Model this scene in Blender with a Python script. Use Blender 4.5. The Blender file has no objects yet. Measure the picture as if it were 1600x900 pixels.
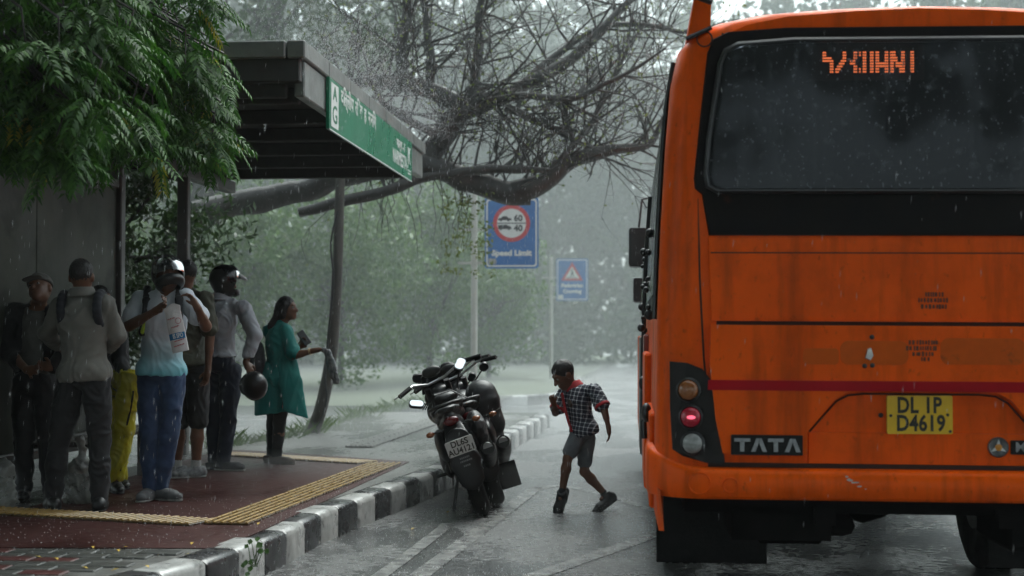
import bpy, bmesh, math, random
import numpy as np
from mathutils import Vector, Matrix, noise as mnoise
R = math.radians
random.seed(7); rng = np.random.default_rng(11)
sc = bpy.context.scene
COL = sc.collection

# ------------------------------------------------------------------ camera
F = 2400.0                      # focal length in photograph pixels (1600 wide)
CAM = Vector((0, 0, 1.43))
PITCH = math.atan(72 / F)
YAW = math.atan(215 / F * math.cos(PITCH))
cd = bpy.data.cameras.new('camera'); cam = bpy.data.objects.new('camera', cd); COL.objects.link(cam)
cam.location = CAM; cam.rotation_euler = (math.pi / 2 + PITCH, 0, YAW)
cd.sensor_width = 36; cd.lens = 36 * F / 1600; cd.clip_end = 2000; cd.clip_start = .1
cd.dof.use_dof = True; cd.dof.focus_distance = 10.8; cd.dof.aperture_fstop = 2.2
sc.camera = cam

# ------------------------------------------------------------------ sky, sun, exposure
SUN_EL, SUN_AZ = R(58), R(18)      # weak sun behind thick cloud
w = bpy.data.worlds.new('World'); sc.world = w; w.use_nodes = True
wn, wl = w.node_tree.nodes, w.node_tree.links
wn.clear()
sky = wn.new('ShaderNodeTexSky'); sky.sky_type = 'NISHITA'; sky.sun_disc = False
sky.sun_elevation = SUN_EL; sky.sun_rotation = SUN_AZ; sky.dust_density = 4; sky.air_density = 1; sky.ozone_density = 1
hs = wn.new('ShaderNodeHueSaturation'); hs.inputs['Saturation'].default_value = .22
tint = wn.new('ShaderNodeMix'); tint.data_type = 'RGBA'; tint.blend_type = 'MULTIPLY'; tint.inputs[0].default_value = 1
tint.inputs[7].default_value = (.88, 1.0, .99, 1)
bg = wn.new('ShaderNodeBackground'); bg.inputs[1].default_value = .15
wo = wn.new('ShaderNodeOutputWorld')
wl.new(sky.outputs[0], hs.inputs['Color']); wl.new(hs.outputs[0], tint.inputs[6])
wl.new(tint.outputs[2], bg.inputs[0]); wl.new(bg.outputs[0], wo.inputs[0])
sd = bpy.data.lights.new('sun', 'SUN'); sd.energy = .8; sd.angle = R(40); sd.color = (1, .98, .94)
sun = bpy.data.objects.new('sun', sd); COL.objects.link(sun)
sdir = Vector((math.sin(SUN_AZ) * math.cos(SUN_EL), math.cos(SUN_AZ) * math.cos(SUN_EL), math.sin(SUN_EL)))
sun.rotation_euler = (-sdir).to_track_quat('-Z', 'Y').to_euler()
sc.view_settings.view_transform = 'Standard'; sc.view_settings.look = 'None'
sc.view_settings.exposure = 1.32; sc.view_settings.gamma = 1
sc.cycles.use_denoising = True
sc.cycles.max_bounces = 5; sc.cycles.diffuse_bounces = 2; sc.cycles.glossy_bounces = 2
sc.cycles.transmission_bounces = 4; sc.cycles.transparent_max_bounces = 8; sc.cycles.volume_bounces = 0
sc.cycles.sample_clamp_indirect = 4

# ------------------------------------------------------------------ pixel helpers (a pixel gives only a direction)
_cy, _sy, _cp, _sp = math.cos(YAW), math.sin(YAW), math.cos(PITCH), math.sin(PITCH)
RIGHT = Vector((_cy, _sy, 0)); FWD = Vector((-_sy * _cp, _cy * _cp, _sp)); UP = Vector((_sy * _sp, -_cy * _sp, _cp))
def ray(px, py):
    return FWD + RIGHT * ((px - 800) / F) + UP * ((450 - py) / F)
def at_y(px, py, Y):
    d = ray(px, py); return CAM + d * (Y / d.y)
def on_z(px, py, z=0.0):
    d = ray(px, py); return CAM + d * ((z - CAM.z) / d.z)
ZP = 0.21                       # pavement height above the road

# ------------------------------------------------------------------ materials
_mats = {}
def rgba(c): return (c[0], c[1], c[2], 1)
def M(name, c1, c2=None, scale=6, rough=.6, rough2=None, metal=0, bump=0, bscale=40, coat=0, spec=.5, stretch=(1, 1, 1),
      trans=0, c3=None, s3=2, t3=.62, sheen=0, sub=0):
    """procedural principled material: two-colour noise, optional third colour of large blotches, roughness noise and bump"""
    if name in _mats: return _mats[name]
    m = bpy.data.materials.new(name); m.use_nodes = True; _mats[name] = m
    n, l = m.node_tree.nodes, m.node_tree.links
    b = n['Principled BSDF']
    b.inputs['Base Color'].default_value = rgba(c1); b.inputs['Roughness'].default_value = rough
    b.inputs['Metallic'].default_value = metal; b.inputs['Coat Weight'].default_value = coat
    b.inputs['Coat Roughness'].default_value = .08
    b.inputs['Specular IOR Level'].default_value = spec; b.inputs['Transmission Weight'].default_value = trans
    b.inputs['Sheen Weight'].default_value = sheen
    tc = n.new('ShaderNodeTexCoord'); mp = n.new('ShaderNodeMapping'); mp.inputs['Scale'].default_value = stretch
    l.new(tc.outputs['Object'], mp.inputs[0])
    def nz(s, det=5):
        t = n.new('ShaderNodeTexNoise'); t.inputs['Scale'].default_value = s; t.inputs['Detail'].default_value = det
        t.inputs['Roughness'].default_value = .62
        l.new(mp.outputs[0], t.inputs['Vector']); return t
    col = None
    if c2 is not None:
        t = nz(scale); r = n.new('ShaderNodeValToRGB')
        r.color_ramp.elements[0].position = .33; r.color_ramp.elements[1].position = .68
        r.color_ramp.elements[0].color = rgba(c1); r.color_ramp.elements[1].color = rgba(c2)
        l.new(t.outputs['Fac'], r.inputs[0]); col = r.outputs[0]
    if c3 is not None:
        t = nz(s3, 7); r = n.new('ShaderNodeValToRGB')
        r.color_ramp.elements[0].position = t3; r.color_ramp.elements[1].position = min(1, t3 + .1)
        mx = n.new('ShaderNodeMix'); mx.data_type = 'RGBA'
        l.new(t.outputs['Fac'], r.inputs[0]); l.new(r.outputs[0], mx.inputs[0])
        if col: l.new(col, mx.inputs[6])
        else: mx.inputs[6].default_value = rgba(c1)
        mx.inputs[7].default_value = rgba(c3); col = mx.outputs[2]
    if col: l.new(col, b.inputs['Base Color'])
    if rough2 is not None:
        t = nz(scale * .6); mr = n.new('ShaderNodeMapRange')
        mr.inputs[1].default_value = .35; mr.inputs[2].default_value = .65; mr.inputs[3].default_value = rough; mr.inputs[4].default_value = rough2
        l.new(t.outputs['Fac'], mr.inputs[0]); l.new(mr.outputs[0], b.inputs['Roughness'])
    if bump:
        t = nz(bscale); bp = n.new('ShaderNodeBump'); bp.inputs['Strength'].default_value = bump; bp.inputs['Distance'].default_value = .01
        l.new(t.outputs['Fac'], bp.inputs['Height']); l.new(bp.outputs[0], b.inputs['Normal'])
    return m

# ------------------------------------------------------------------ objects
def tag(o, label=None, cat=None, group=None, kind=None):
    if label: o['label'] = label
    if cat: o['category'] = cat
    if group: o['group'] = group
    if kind: o['kind'] = kind
    return o
def empty(name, loc=(0, 0, 0), rz=0, label=None, cat=None, group=None):
    o = bpy.data.objects.new(name, None); COL.objects.link(o); o.location = loc; o.rotation_euler = (0, 0, rz)
    o.empty_display_size = .1
    return tag(o, label, cat, group)
def link(name, me, mat=None, parent=None, smooth=None, kind=None):
    o = bpy.data.objects.new(name, me); COL.objects.link(o)
    if mat is not None:
        for m in (mat if isinstance(mat, (list, tuple)) else [mat]): me.materials.append(m)
    if smooth is not None:
        me.shade_smooth(); me.set_sharp_from_angle(angle=R(smooth))
    if parent is not None: o.parent = parent
    if kind: o['kind'] = kind
    return o
def copy_tree(o, parent=None):
    c = o.copy(); COL.objects.link(c); c.parent = parent
    for ch in list(o.children): copy_tree(ch, c)
    return c
class MB:
    """collects shapes into one mesh"""
    def __init__(s): s.v = []; s.f = []; s.mi = []; s.cur = 0
    def add(s, vs, fs):
        o = len(s.v); s.v += [tuple(v) for v in vs]; s.f += [tuple(i + o for i in f) for f in fs]; s.mi += [s.cur] * len(fs); return s
    def box(s, c, size, rot=None, bev=0):
        x, y, z = [a / 2 for a in size]
        if bev:
            b = min(bev, x * .9, y * .9, z * .9)
            vs = []
            for sx in (-1, 1):
                for sy in (-1, 1):
                    for sz in (-1, 1):
                        vs += [(sx * x, sy * (y - b), sz * (z - b)), (sx * (x - b), sy * y, sz * (z - b)), (sx * (x - b), sy * (y - b), sz * z)]
            bm = bmesh.new()
            for v in vs: bm.verts.new(v)
            bmesh.ops.convex_hull(bm, input=bm.verts[:]); bm.verts.index_update()
            vv = [v.co.copy() for v in bm.verts]; ff = [[v.index for v in f.verts] for f in bm.faces]; bm.free()
        else:
            vv = [Vector((sx * x, sy * y, sz * z)) for sx in (-1, 1) for sy in (-1, 1) for sz in (-1, 1)]
            ff = [(0, 1, 3, 2), (4, 6, 7, 5), (0, 4, 5, 1), (2, 3, 7, 6), (0, 2, 6, 4), (1, 5, 7, 3)]
        m = rot if rot is not None else Matrix.Identity(3)
        c = Vector(c)
        return s.add([m @ Vector(v) + c for v in vv], ff)
    def tube(s, pts, rad, seg=8, cap=True):
        pts = [Vector(p) for p in pts]; n = len(pts)
        rad = list(rad) if isinstance(rad, (list, tuple)) else [rad] * n
        vs, fs = [], []; prev = None
        for i, p in enumerate(pts):
            t = (pts[min(i + 1, n - 1)] - pts[max(i - 1, 0)])
            t = t.normalized() if t.length > 1e-9 else Vector((0, 0, 1))
            if prev is None:
                a = Vector((0, 0, 1)) if abs(t.z) < .9 else Vector((1, 0, 0))
                u = t.cross(a).normalized()
            else:
                u = (prev - t * prev.dot(t)); u = u.normalized() if u.length > 1e-6 else t.orthogonal().normalized()
            prev = u; v = t.cross(u)
            for k in range(seg):
                a = 2 * math.pi * k / seg
                vs.append(p + (u * math.cos(a) + v * math.sin(a)) * rad[i])
        for i in range(n - 1):
            for k in range(seg):
                k2 = (k + 1) % seg
                fs.append((i * seg + k, i * seg + k2, (i + 1) * seg + k2, (i + 1) * seg + k))
        if cap:
            fs.append(tuple(range(seg))[::-1]); fs.append(tuple((n - 1) * seg + k for k in range(seg)))
        return s.add(vs, fs)
    def lathe(s, prof, seg=24, m=None, closed=False):
        """prof: (r, h) revolved round local Z, then moved by the 4x4 m"""
        m = m or Matrix.Identity(4); vs, fs = [], []; n = len(prof)
        for r, h in prof:
            for k in range(seg):
                a = 2 * math.pi * k / seg; vs.append(m @ Vector((r * math.cos(a), r * math.sin(a), h)))
        for i in range(n if closed else n - 1):
            j = (i + 1) % n
            for k in range(seg):
                k2 = (k + 1) % seg; fs.append((i * seg + k, i * seg + k2, j * seg + k2, j * seg + k))
        if not closed:
            if prof[0][0] > 1e-6: fs.append(tuple(range(seg))[::-1])
            if prof[-1][0] > 1e-6: fs.append(tuple((n - 1) * seg + k for k in range(seg)))
        return s.add(vs, fs)
    def prism(s, poly, h0, h1, m=None, inset=0):
        """poly (a, b) in the local XY plane, from h0 to h1 along local Z, top face drawn in by inset"""
        m = m or Matrix.Identity(4); n = len(poly)
        if inset:
            cx = sum(p[0] for p in poly) / n; cy = sum(p[1] for p in poly) / n
            top = []
            for (a, b) in poly:
                d = math.hypot(a - cx, b - cy) or 1; top.append((a - (a - cx) / d * inset, b - (b - cy) / d * inset))
        else: top = poly
        vs = [m @ Vector((a, b, h0)) for a, b in poly] + [m @ Vector((a, b, h1)) for a, b in top]
        fs = [tuple(range(n))[::-1], tuple(range(n, 2 * n))] + [(i, (i + 1) % n, n + (i + 1) % n, n + i) for i in range(n)]
        return s.add(vs, fs)
    def sphere(s, c, r, seg=12, ring=8, rot=None):
        if not isinstance(r, (tuple, list)): r = (r, r, r)
        rot = rot if rot is not None else Matrix.Identity(3); c = Vector(c); vs, fs = [], []
        for i in range(ring + 1):
            t = math.pi * i / ring
            for k in range(seg):
                a = 2 * math.pi * k / seg
                vs.append(rot @ Vector((r[0] * math.sin(t) * math.cos(a), r[1] * math.sin(t) * math.sin(a), r[2] * math.cos(t))) + c)
        for i in range(ring):
            for k in range(seg):
                k2 = (k + 1) % seg; fs.append((i * seg + k, (i + 1) * seg + k, (i + 1) * seg + k2, i * seg + k2))
        return s.add(vs, fs)
    def build(s, name, mat, parent=None, smooth=None, kind=None):
        me = bpy.data.meshes.new(name); me.from_pydata(s.v, [], s.f)
        o = link(name, me, mat, parent, smooth, kind)
        if any(s.mi): me.polygons.foreach_set('material_index', s.mi)
        me.validate(); me.update()
        return o
def fast_mesh(name, verts, faces, mat, parent=None, kind=None, smooth=False, mi=None):
    """numpy arrays -> mesh (faces all of one size)"""
    me = bpy.data.meshes.new(name); nv, nf, k = len(verts), len(faces), faces.shape[1]
    me.vertices.add(nv); me.vertices.foreach_set('co', np.asarray(verts, np.float32).ravel())
    me.loops.add(nf * k); me.loops.foreach_set('vertex_index', np.asarray(faces, np.int32).ravel())
    me.polygons.add(nf); me.polygons.foreach_set('loop_start', np.arange(0, nf * k, k, dtype=np.int32))
    me.polygons.foreach_set('loop_total', np.full(nf, k, np.int32))
    if smooth: me.polygons.foreach_set('use_smooth', np.ones(nf, bool))
    me.update(calc_edges=True)
    o = link(name, me, mat, parent, None, kind)
    if mi is not None: me.polygons.foreach_set('material_index', np.asarray(mi, np.int32))
    return o
def spline(pts, n=8):
    """Catmull-Rom through points (any dimension)"""
    P = [np.array(p, float) for p in pts]; out = []
    for i in range(len(P) - 1):
        p0, p1, p2, p3 = P[max(i - 1, 0)], P[i], P[i + 1], P[min(i + 2, len(P) - 1)]
        for k in range(n):
            t = k / n
            out.append(.5 * ((2 * p1) + (-p0 + p2) * t + (2 * p0 - 5 * p1 + 4 * p2 - p3) * t * t + (-p0 + 3 * p1 - 3 * p2 + p3) * t ** 3))
    out.append(P[-1]); return out
def text(name, s, size, mat, parent, m, extrude=.002, align='CENTER', sx=1, bold=0, space=1):
    c = bpy.data.curves.new(name, 'FONT'); c.body = s; c.size = size; c.align_x = align; c.align_y = 'CENTER'
    c.extrude = extrude; c.resolution_u = 3; c.offset = bold; c.space_character = space
    t = bpy.data.objects.new(name, c); COL.objects.link(t)
    bpy.context.view_layer.update()
    me = bpy.data.meshes.new_from_object(t.evaluated_get(bpy.context.evaluated_depsgraph_get()))
    bpy.data.objects.remove(t); bpy.data.curves.remove(c)
    me.transform(m @ Matrix.Diagonal((sx, 1, 1, 1))); me.name = name; me.materials.clear()
    return link(name, me, mat, parent)
def frame(o, x, y):
    """4x4 with local x, y along given vectors and origin o"""
    x = Vector(x).normalized(); y = Vector(y); z = x.cross(y).normalized(); y = z.cross(x)
    return Matrix(((x.x, y.x, z.x, o[0]), (x.y, y.y, z.y, o[1]), (x.z, y.z, z.z, o[2]), (0, 0, 0, 1)))
def circle(cx, cy, r, n=24, a0=0, a1=2 * math.pi):
    full = abs(a1 - a0) > 6.28
    return [(cx + r * math.cos(a0 + (a1 - a0) * i / (n if full else n - 1)), cy + r * math.sin(a0 + (a1 - a0) * i / (n if full else n - 1))) for i in range(n)]
def rrect(w, h, r, n=5, cx=0, cy=0):
    out = []
    for (sx, sy, a) in ((1, 1, 0), (-1, 1, 90), (-1, -1, 180), (1, -1, 270)):
        for i in range(n):
            t = R(a + 90 * i / (n - 1)); out.append((cx + sx * (w / 2 - r) + r * math.cos(t), cy + sy * (h / 2 - r) + r * math.sin(t)))
    return out
# ================================================================== ground, road, pavement
def wet_material(name, dark, light, scale, rough_dry, rough_wet, wet=.5, bump=.25, bscale=90, spec=.6):
    m = bpy.data.materials.new(name); m.use_nodes = True; _mats[name] = m
    n, l = m.node_tree.nodes, m.node_tree.links; b = n['Principled BSDF']
    tc = n.new('ShaderNodeTexCoord')
    def nz(s, det=6, rg=.6, st=None):
        t = n.new('ShaderNodeTexNoise'); t.inputs['Scale'].default_value = s; t.inputs['Detail'].default_value = det; t.inputs['Roughness'].default_value = rg
        if st:
            mp = n.new('ShaderNodeMapping'); mp.inputs['Scale'].default_value = st; l.new(tc.outputs['Object'], mp.inputs[0]); l.new(mp.outputs[0], t.inputs['Vector'])
        else: l.new(tc.outputs['Object'], t.inputs['Vector'])
        return t
    a = nz(scale, 8, .75); r = n.new('ShaderNodeValToRGB')
    r.color_ramp.elements[0].position = .35; r.color_ramp.elements[1].position = .7
    r.color_ramp.elements[0].color = rgba(dark); r.color_ramp.elements[1].color = rgba(light)
    l.new(a.outputs['Fac'], r.inputs[0])
    big = nz(1.1, 5, .55, (1, .45, 1)); mr = n.new('ShaderNodeMapRange')        # puddles drawn out along the road
    mr.inputs[1].default_value = wet - .09; mr.inputs[2].default_value = wet + .09
    sm_ = nz(15, 7, .7); ma = n.new('ShaderNodeMath'); ma.operation = 'MULTIPLY_ADD'; ma.inputs[1].default_value = .55; l.new(sm_.outputs['Fac'], ma.inputs[0])
    mb_ = n.new('ShaderNodeMath'); mb_.operation = 'SUBTRACT'; mb_.inputs[1].default_value = .275; l.new(big.outputs['Fac'], ma.inputs[2]); l.new(ma.outputs[0], mb_.inputs[0]); l.new(mb_.outputs[0], mr.inputs[0])
    mx = n.new('ShaderNodeMix'); mx.data_type = 'FLOAT'; mx.inputs[2].default_value = rough_wet; mx.inputs[3].default_value = rough_dry
    l.new(mr.outputs[0], mx.inputs[0]); l.new(mx.outputs[0], b.inputs['Roughness'])
    dk = n.new('ShaderNodeMix'); dk.data_type = 'RGBA'; dk.blend_type = 'MULTIPLY'; dk.inputs[0].default_value = 1
    mr2 = n.new('ShaderNodeMapRange'); mr2.inputs[3].default_value = .72; mr2.inputs[4].default_value = 1.1
    l.new(mr.outputs[0], mr2.inputs[0]); l.new(r.outputs[0], dk.inputs[6]); l.new(mr2.outputs[0], dk.inputs[7])
    l.new(dk.outputs[2], b.inputs['Base Color'])
    fine = nz(bscale, 4, .7); rip = nz(38, 4, .6, (1, .6, 1))
    bs = n.new('ShaderNodeMix'); bs.data_type = 'FLOAT'; l.new(mr.outputs[0], bs.inputs[0]); l.new(rip.outputs['Fac'], bs.inputs[2]); l.new(fine.outputs['Fac'], bs.inputs[3])
    bp = n.new('ShaderNodeBump'); bp.inputs['Strength'].default_value = bump; bp.inputs['Distance'].default_value = .012
    l.new(bs.outputs[0], bp.inputs['Height']); l.new(bp.outputs[0], b.inputs['Normal'])
    b.inputs['Specular IOR Level'].default_value = spec
    return m
asphalt = wet_material('wet asphalt', (.011, .013, .014), (.17, .172, .17), 17, .42, .11, .5, .9, 110)
earth = wet_material('wet earth', (.06, .06, .045), (.13, .125, .1), 9, .5, .2, .5, .3, 60)
red_floor = wet_material('red platform concrete', (.03, .008, .007), (.055, .015, .012), 14, .55, .28, .45, .25, 70, .22)
grey_floor = wet_material('grey pavement concrete', (.075, .075, .07), (.15, .148, .14), 12, .42, .18, .5, .3, 70)

def sheet(name, pts, z, mat, thick=0, kind='structure'):
    mb = MB()
    if thick: mb.prism([(p[0], p[1]) for p in pts], z - thick, z)
    else: mb.add([(p[0], p[1], z) for p in pts], [tuple(range(len(pts)))])
    return tag(mb.build(name, mat), kind=kind)
sheet('ground', [(-110, -50), (110, -50), (110, 240), (-110, 240)], -.012, earth)
sheet('road', [(-3.5, -20), (14, -20), (14, 170), (-1.4, 170), (-1.4, 33), (-9, 30.5), (-30, 30.5), (-30, 26.6), (-3.5, 26.6)], 0, asphalt)
# service lane behind the pavement
sheet('service_lane', [(-4.9, 2), (-4.9, 26.6), (-14, 30.4), (-14, 2)], .02, wet_material('wet service lane', (.07, .072, .07), (.15, .15, .145), 10, .35, .12, .52, .35, 60))

# kerb: outer top edge through points of the photograph, on the pavement level
KPX = [(90, 938), (180, 914), (262, 893), (335, 872), (425, 838), (520, 795), (610, 763), (700, 730), (770, 694), (820, 667), (862, 645)]
KP = [on_z(x, y, ZP) for x, y in KPX]
KS = spline([(p.x, p.y) for p in KP], 24)
# pavement body stops at the kerb's inner edge
KW = .2
def offset_line(pts, d):
    out = []
    for i in range(len(pts)):
        t = pts[min(i + 1, len(pts) - 1)] - pts[max(i - 1, 0)]; t = t / np.linalg.norm(t)
        out.append(pts[i] + np.array([-t[1], t[0]]) * d)
    return out
inner = offset_line(KS, KW + .004)
yfar = KS[-1][1]
pav_poly = [(p[0], p[1]) for p in inner] + [(-4.75, yfar), (-4.75, 10), (-9, 9), (-9, KS[0][1] - .4), (inner[0][0], KS[0][1] - .4)]
pavement = sheet('pavement', pav_poly, ZP, grey_floor, .25)

kerb_white = M('kerb white paint', (.44, .44, .43), (.24, .24, .23), 9, .42, .25, bump=.35, bscale=30, c3=(.11, .11, .105), s3=7, t3=.58)
kerb_black = M('kerb black paint', (.018, .018, .019), (.04, .04, .042), 9, .38, .2, bump=.35, bscale=30, c3=(.13, .13, .125), s3=9, t3=.64)
def kerb_run(pts, name, length=.44, start=0):
    kerb = empty(name); tag(kerb, kind='structure')
    # arc length
    P = np.array(pts); seg = np.linalg.norm(np.diff(P, axis=0), axis=1); s = np.concatenate([[0], np.cumsum(seg)])
    n = int(s[-1] / length)
    def pt(a):
        a = min(max(a, 0), s[-1]); i = min(np.searchsorted(s, a, 'right') - 1, len(seg) - 1); t = (a - s[i]) / seg[i]
        return P[i] + (P[i + 1] - P[i]) * t
    prof = [(0, -.1), (0, ZP - .045), (.008, ZP - .02), (.028, ZP - .004), (.055, ZP + .002), (KW - .02, ZP + .004), (KW, ZP - .006), (KW, -.1)]
    for i in range(n):
        a0, a1 = i * length + .004, (i + 1) * length - .004
        rr = random.Random(i * 13 + start); j = [rr.uniform(-.005, .005) for _ in range(3)]
        vs, fs = [], []; k = len(prof)
        for e, a in enumerate((a0, a0 + .012, a1 - .012, a1)):
            p = pt(a); q = pt(a + .02); q0 = pt(a - .02); t = (q - q0) / np.linalg.norm(q - q0); nrm = np.array([-t[1], t[0]])
            sh = .006 if e in (0, 3) else 0
            for (o, z) in prof:
                zz = z + (j[0] + (j[1] if e > 1 else 0)) * (z > 0) - (sh if z > ZP - .05 else 0)
                oo = o + j[2] + (sh if o == 0 else 0)
                vs.append((p[0] + nrm[0] * oo, p[1] + nrm[1] * oo, zz))
        for e in range(3):
            for m_ in range(k - 1): fs.append((e * k + m_, (e + 1) * k + m_, (e + 1) * k + m_ + 1, e * k + m_ + 1))
        fs.append(tuple(range(k))); fs.append(tuple(range(3 * k, 4 * k))[::-1])
        mb = MB(); mb.add(vs, fs); mb.build('kerb_stone', kerb_white if (i + start) % 2 else kerb_black, kerb, smooth=35)
    return kerb
kerb_run(KS, 'kerb', start=1)
# kerb of the next island across the side lane's mouth
f0 = [on_z(x, y, .2) for x, y in [(640, 632), (720, 624), (800, 619), (850, 617), (875, 614), (888, 607), (900, 598), (915, 588)]]
FK = spline([(p.x, p.y) for p in f0], 10)
kerb_run(FK, 'kerb_of_next_island', length=.75)
isl = [(p[0], p[1]) for p in offset_line(FK, KW)]
sheet('island_lawn', isl + [(-1.4, 90), (-40, 90), (-40, isl[0][1])], .17, M('wet lawn soil', (.035, .06, .02), (.07, .09, .035), 3, .8, bump=.6, bscale=30), .2)

# red shelter platform, laid on the pavement
def pz(px, py): p = on_z(px, py, ZP); return (p.x, p.y)
rp = [pz(-160, 856), pz(330, 858), pz(392, 838), pz(640, 722), pz(420, 706), pz(345, 703)]
rp = [(max(x, -4.74), y) for x, y in rp]
redfloor = MB().prism(rp, ZP + .001, ZP + .006).build('platform_floor', red_floor, pavement)

# paver blocks of the near end, each its own piece
pv_red = M('red paver', (.045, .010, .009), (.075, .018, .015), 12, .3, .5, bump=.3, bscale=50)
pv_grey = M('grey paver', (.032, .034, .03), (.06, .06, .055), 12, .28, .5, bump=.3, bscale=50)
pm = MB().box((0, 0, 0), (.235, .145, .03), bev=.006)
pm0 = pm.build('paver', pv_red, pavement); pme = pm0.data; bpy.data.objects.remove(pm0)
pmg = pme.copy(); pmg.materials.clear(); pmg.materials.append(pv_grey)
y = 7.15; row = 0
ylim = on_z(0, 858, ZP).y - .09
def inside(x, y, poly):
    c = False; n = len(poly)
    for i in range(n):
        x1, y1 = poly[i]; x2, y2 = poly[i - 1]
        if (y1 > y) != (y2 > y) and x < (x2 - x1) * (y - y1) / (y2 - y1) + x1: c = not c
    return c
while y < ylim:
    x = -4.9 + (.12 if row % 2 else 0)
    while x < -1.9:
        if all(inside(x + a, y + b_, pav_poly) for a in (-.11, .11) for b_ in (-.06, .06)):
            g = (random.random() < (.75 if row % 3 else .25))
            o = bpy.data.objects.new('paver', pmg if g else pme); COL.objects.link(o); o.parent = pavement
            o.location = (x, y, ZP - .006 + random.uniform(-.002, .003)); o.rotation_euler = (random.uniform(-.008, .008), random.uniform(-.008, .008), random.uniform(-.01, .01))
        x += .243
    y += .152; row += 1

# tactile tiles: ribbed, yellow round the platform, grey further along
tac_y = M('yellow tactile tile', (.36, .23, .065), (.28, .17, .05), 10, .4, .25, bump=.3, bscale=60, c3=(.25, .16, .06), s3=6, t3=.68)
tac_base = M('tactile tile ground', (.085, .048, .016), (.055, .033, .013), 10, .4, .2)
tac_g = M('grey tactile tile', (.2, .2, .185), (.14, .14, .13), 10, .42, .25, bump=.3, bscale=60)
tac_gb = M('grey tactile ground', (.11, .11, .1), (.08, .08, .07), 10, .4, .2)
def tile_mesh(mats):
    mb = MB(); mb.box((0, 0, 0), (.296, .296, .012), bev=.003); mb.cur = 1
    for k in range(6):
        x = -.135 + .054 * k
        mb.box((x, 0, .010), (.018, .299, .013), bev=.004)
    o = mb.build('tactile_tile', [mats[1], mats[0]]); me = o.data; bpy.data.objects.remove(o); return me
tm_y, tm_g = tile_mesh((tac_y, tac_base)), tile_mesh((tac_g, tac_gb))
def tile_run(a, b, me, ribs_along, z=ZP + .0125):
    a = Vector(a); b = Vector(b); d = b - a; n = max(1, round(d.length / .3)); ang = math.atan2(d.y, d.x)
    for i in range(n):
        p = a + d * ((i + .5) / n)
        o = bpy.data.objects.new('tactile_tile', me); COL.objects.link(o); o.parent = pavement
        o.location = (p.x, p.y, z + random.uniform(-.001, .001)); o.rotation_euler = (0, 0, (ang - math.pi / 2) if ribs_along else ang)
        if not ribs_along:                       # ribs keep the road's direction while the row runs across
            o.rotation_euler = (0, 0, ang)
t0, t1 = pz(352, 822), pz(603, 726)
tile_run(t0, t1, tm_y, True)
tile_run(pz(-120, 795), (t0[0] - .17, t0[1] + .06), tm_y, False)
tile_run(pz(345, 711), (t1[0] - .17, t1[1] + .03), tm_y, False)
tile_run(pz(560, 700), pz(790, 620), tm_g, True)

# worn road paint
paint = M('worn road paint', (.22, .22, .21), (.13, .13, .125), 8, .35, .2, bump=.5, bscale=120, c3=(.045, .045, .046), s3=9, t3=.46)
def stripe(pxs, wd, name):
    P = spline([tuple(on_z(x, y, 0))[:2] for x, y in pxs], 6); L_ = offset_line(P, wd / 2); R_ = offset_line(P, -wd / 2); n = len(P)
    mb = MB(); mb.add([(p[0], p[1], .004) for p in L_] + [(p[0], p[1], .004) for p in R_], [(n + i, n + i + 1, i + 1, i) for i in range(n - 1)])
    return tag(mb.build(name, paint), kind='structure')
stripe([(610, 940), (656, 900), (725, 848), (792, 797), (838, 762)], .13, 'road_line_marking')
stripe([(540, 938), (600, 896), (655, 855), (702, 818)], .10, 'road_line_marking')
stripe([(800, 912), (870, 889), (960, 858), (1060, 822)], .14, 'road_line_marking')
stripe([(838, 764), (880, 760), (950, 775), (1030, 800)], .12, 'road_line_marking')
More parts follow.
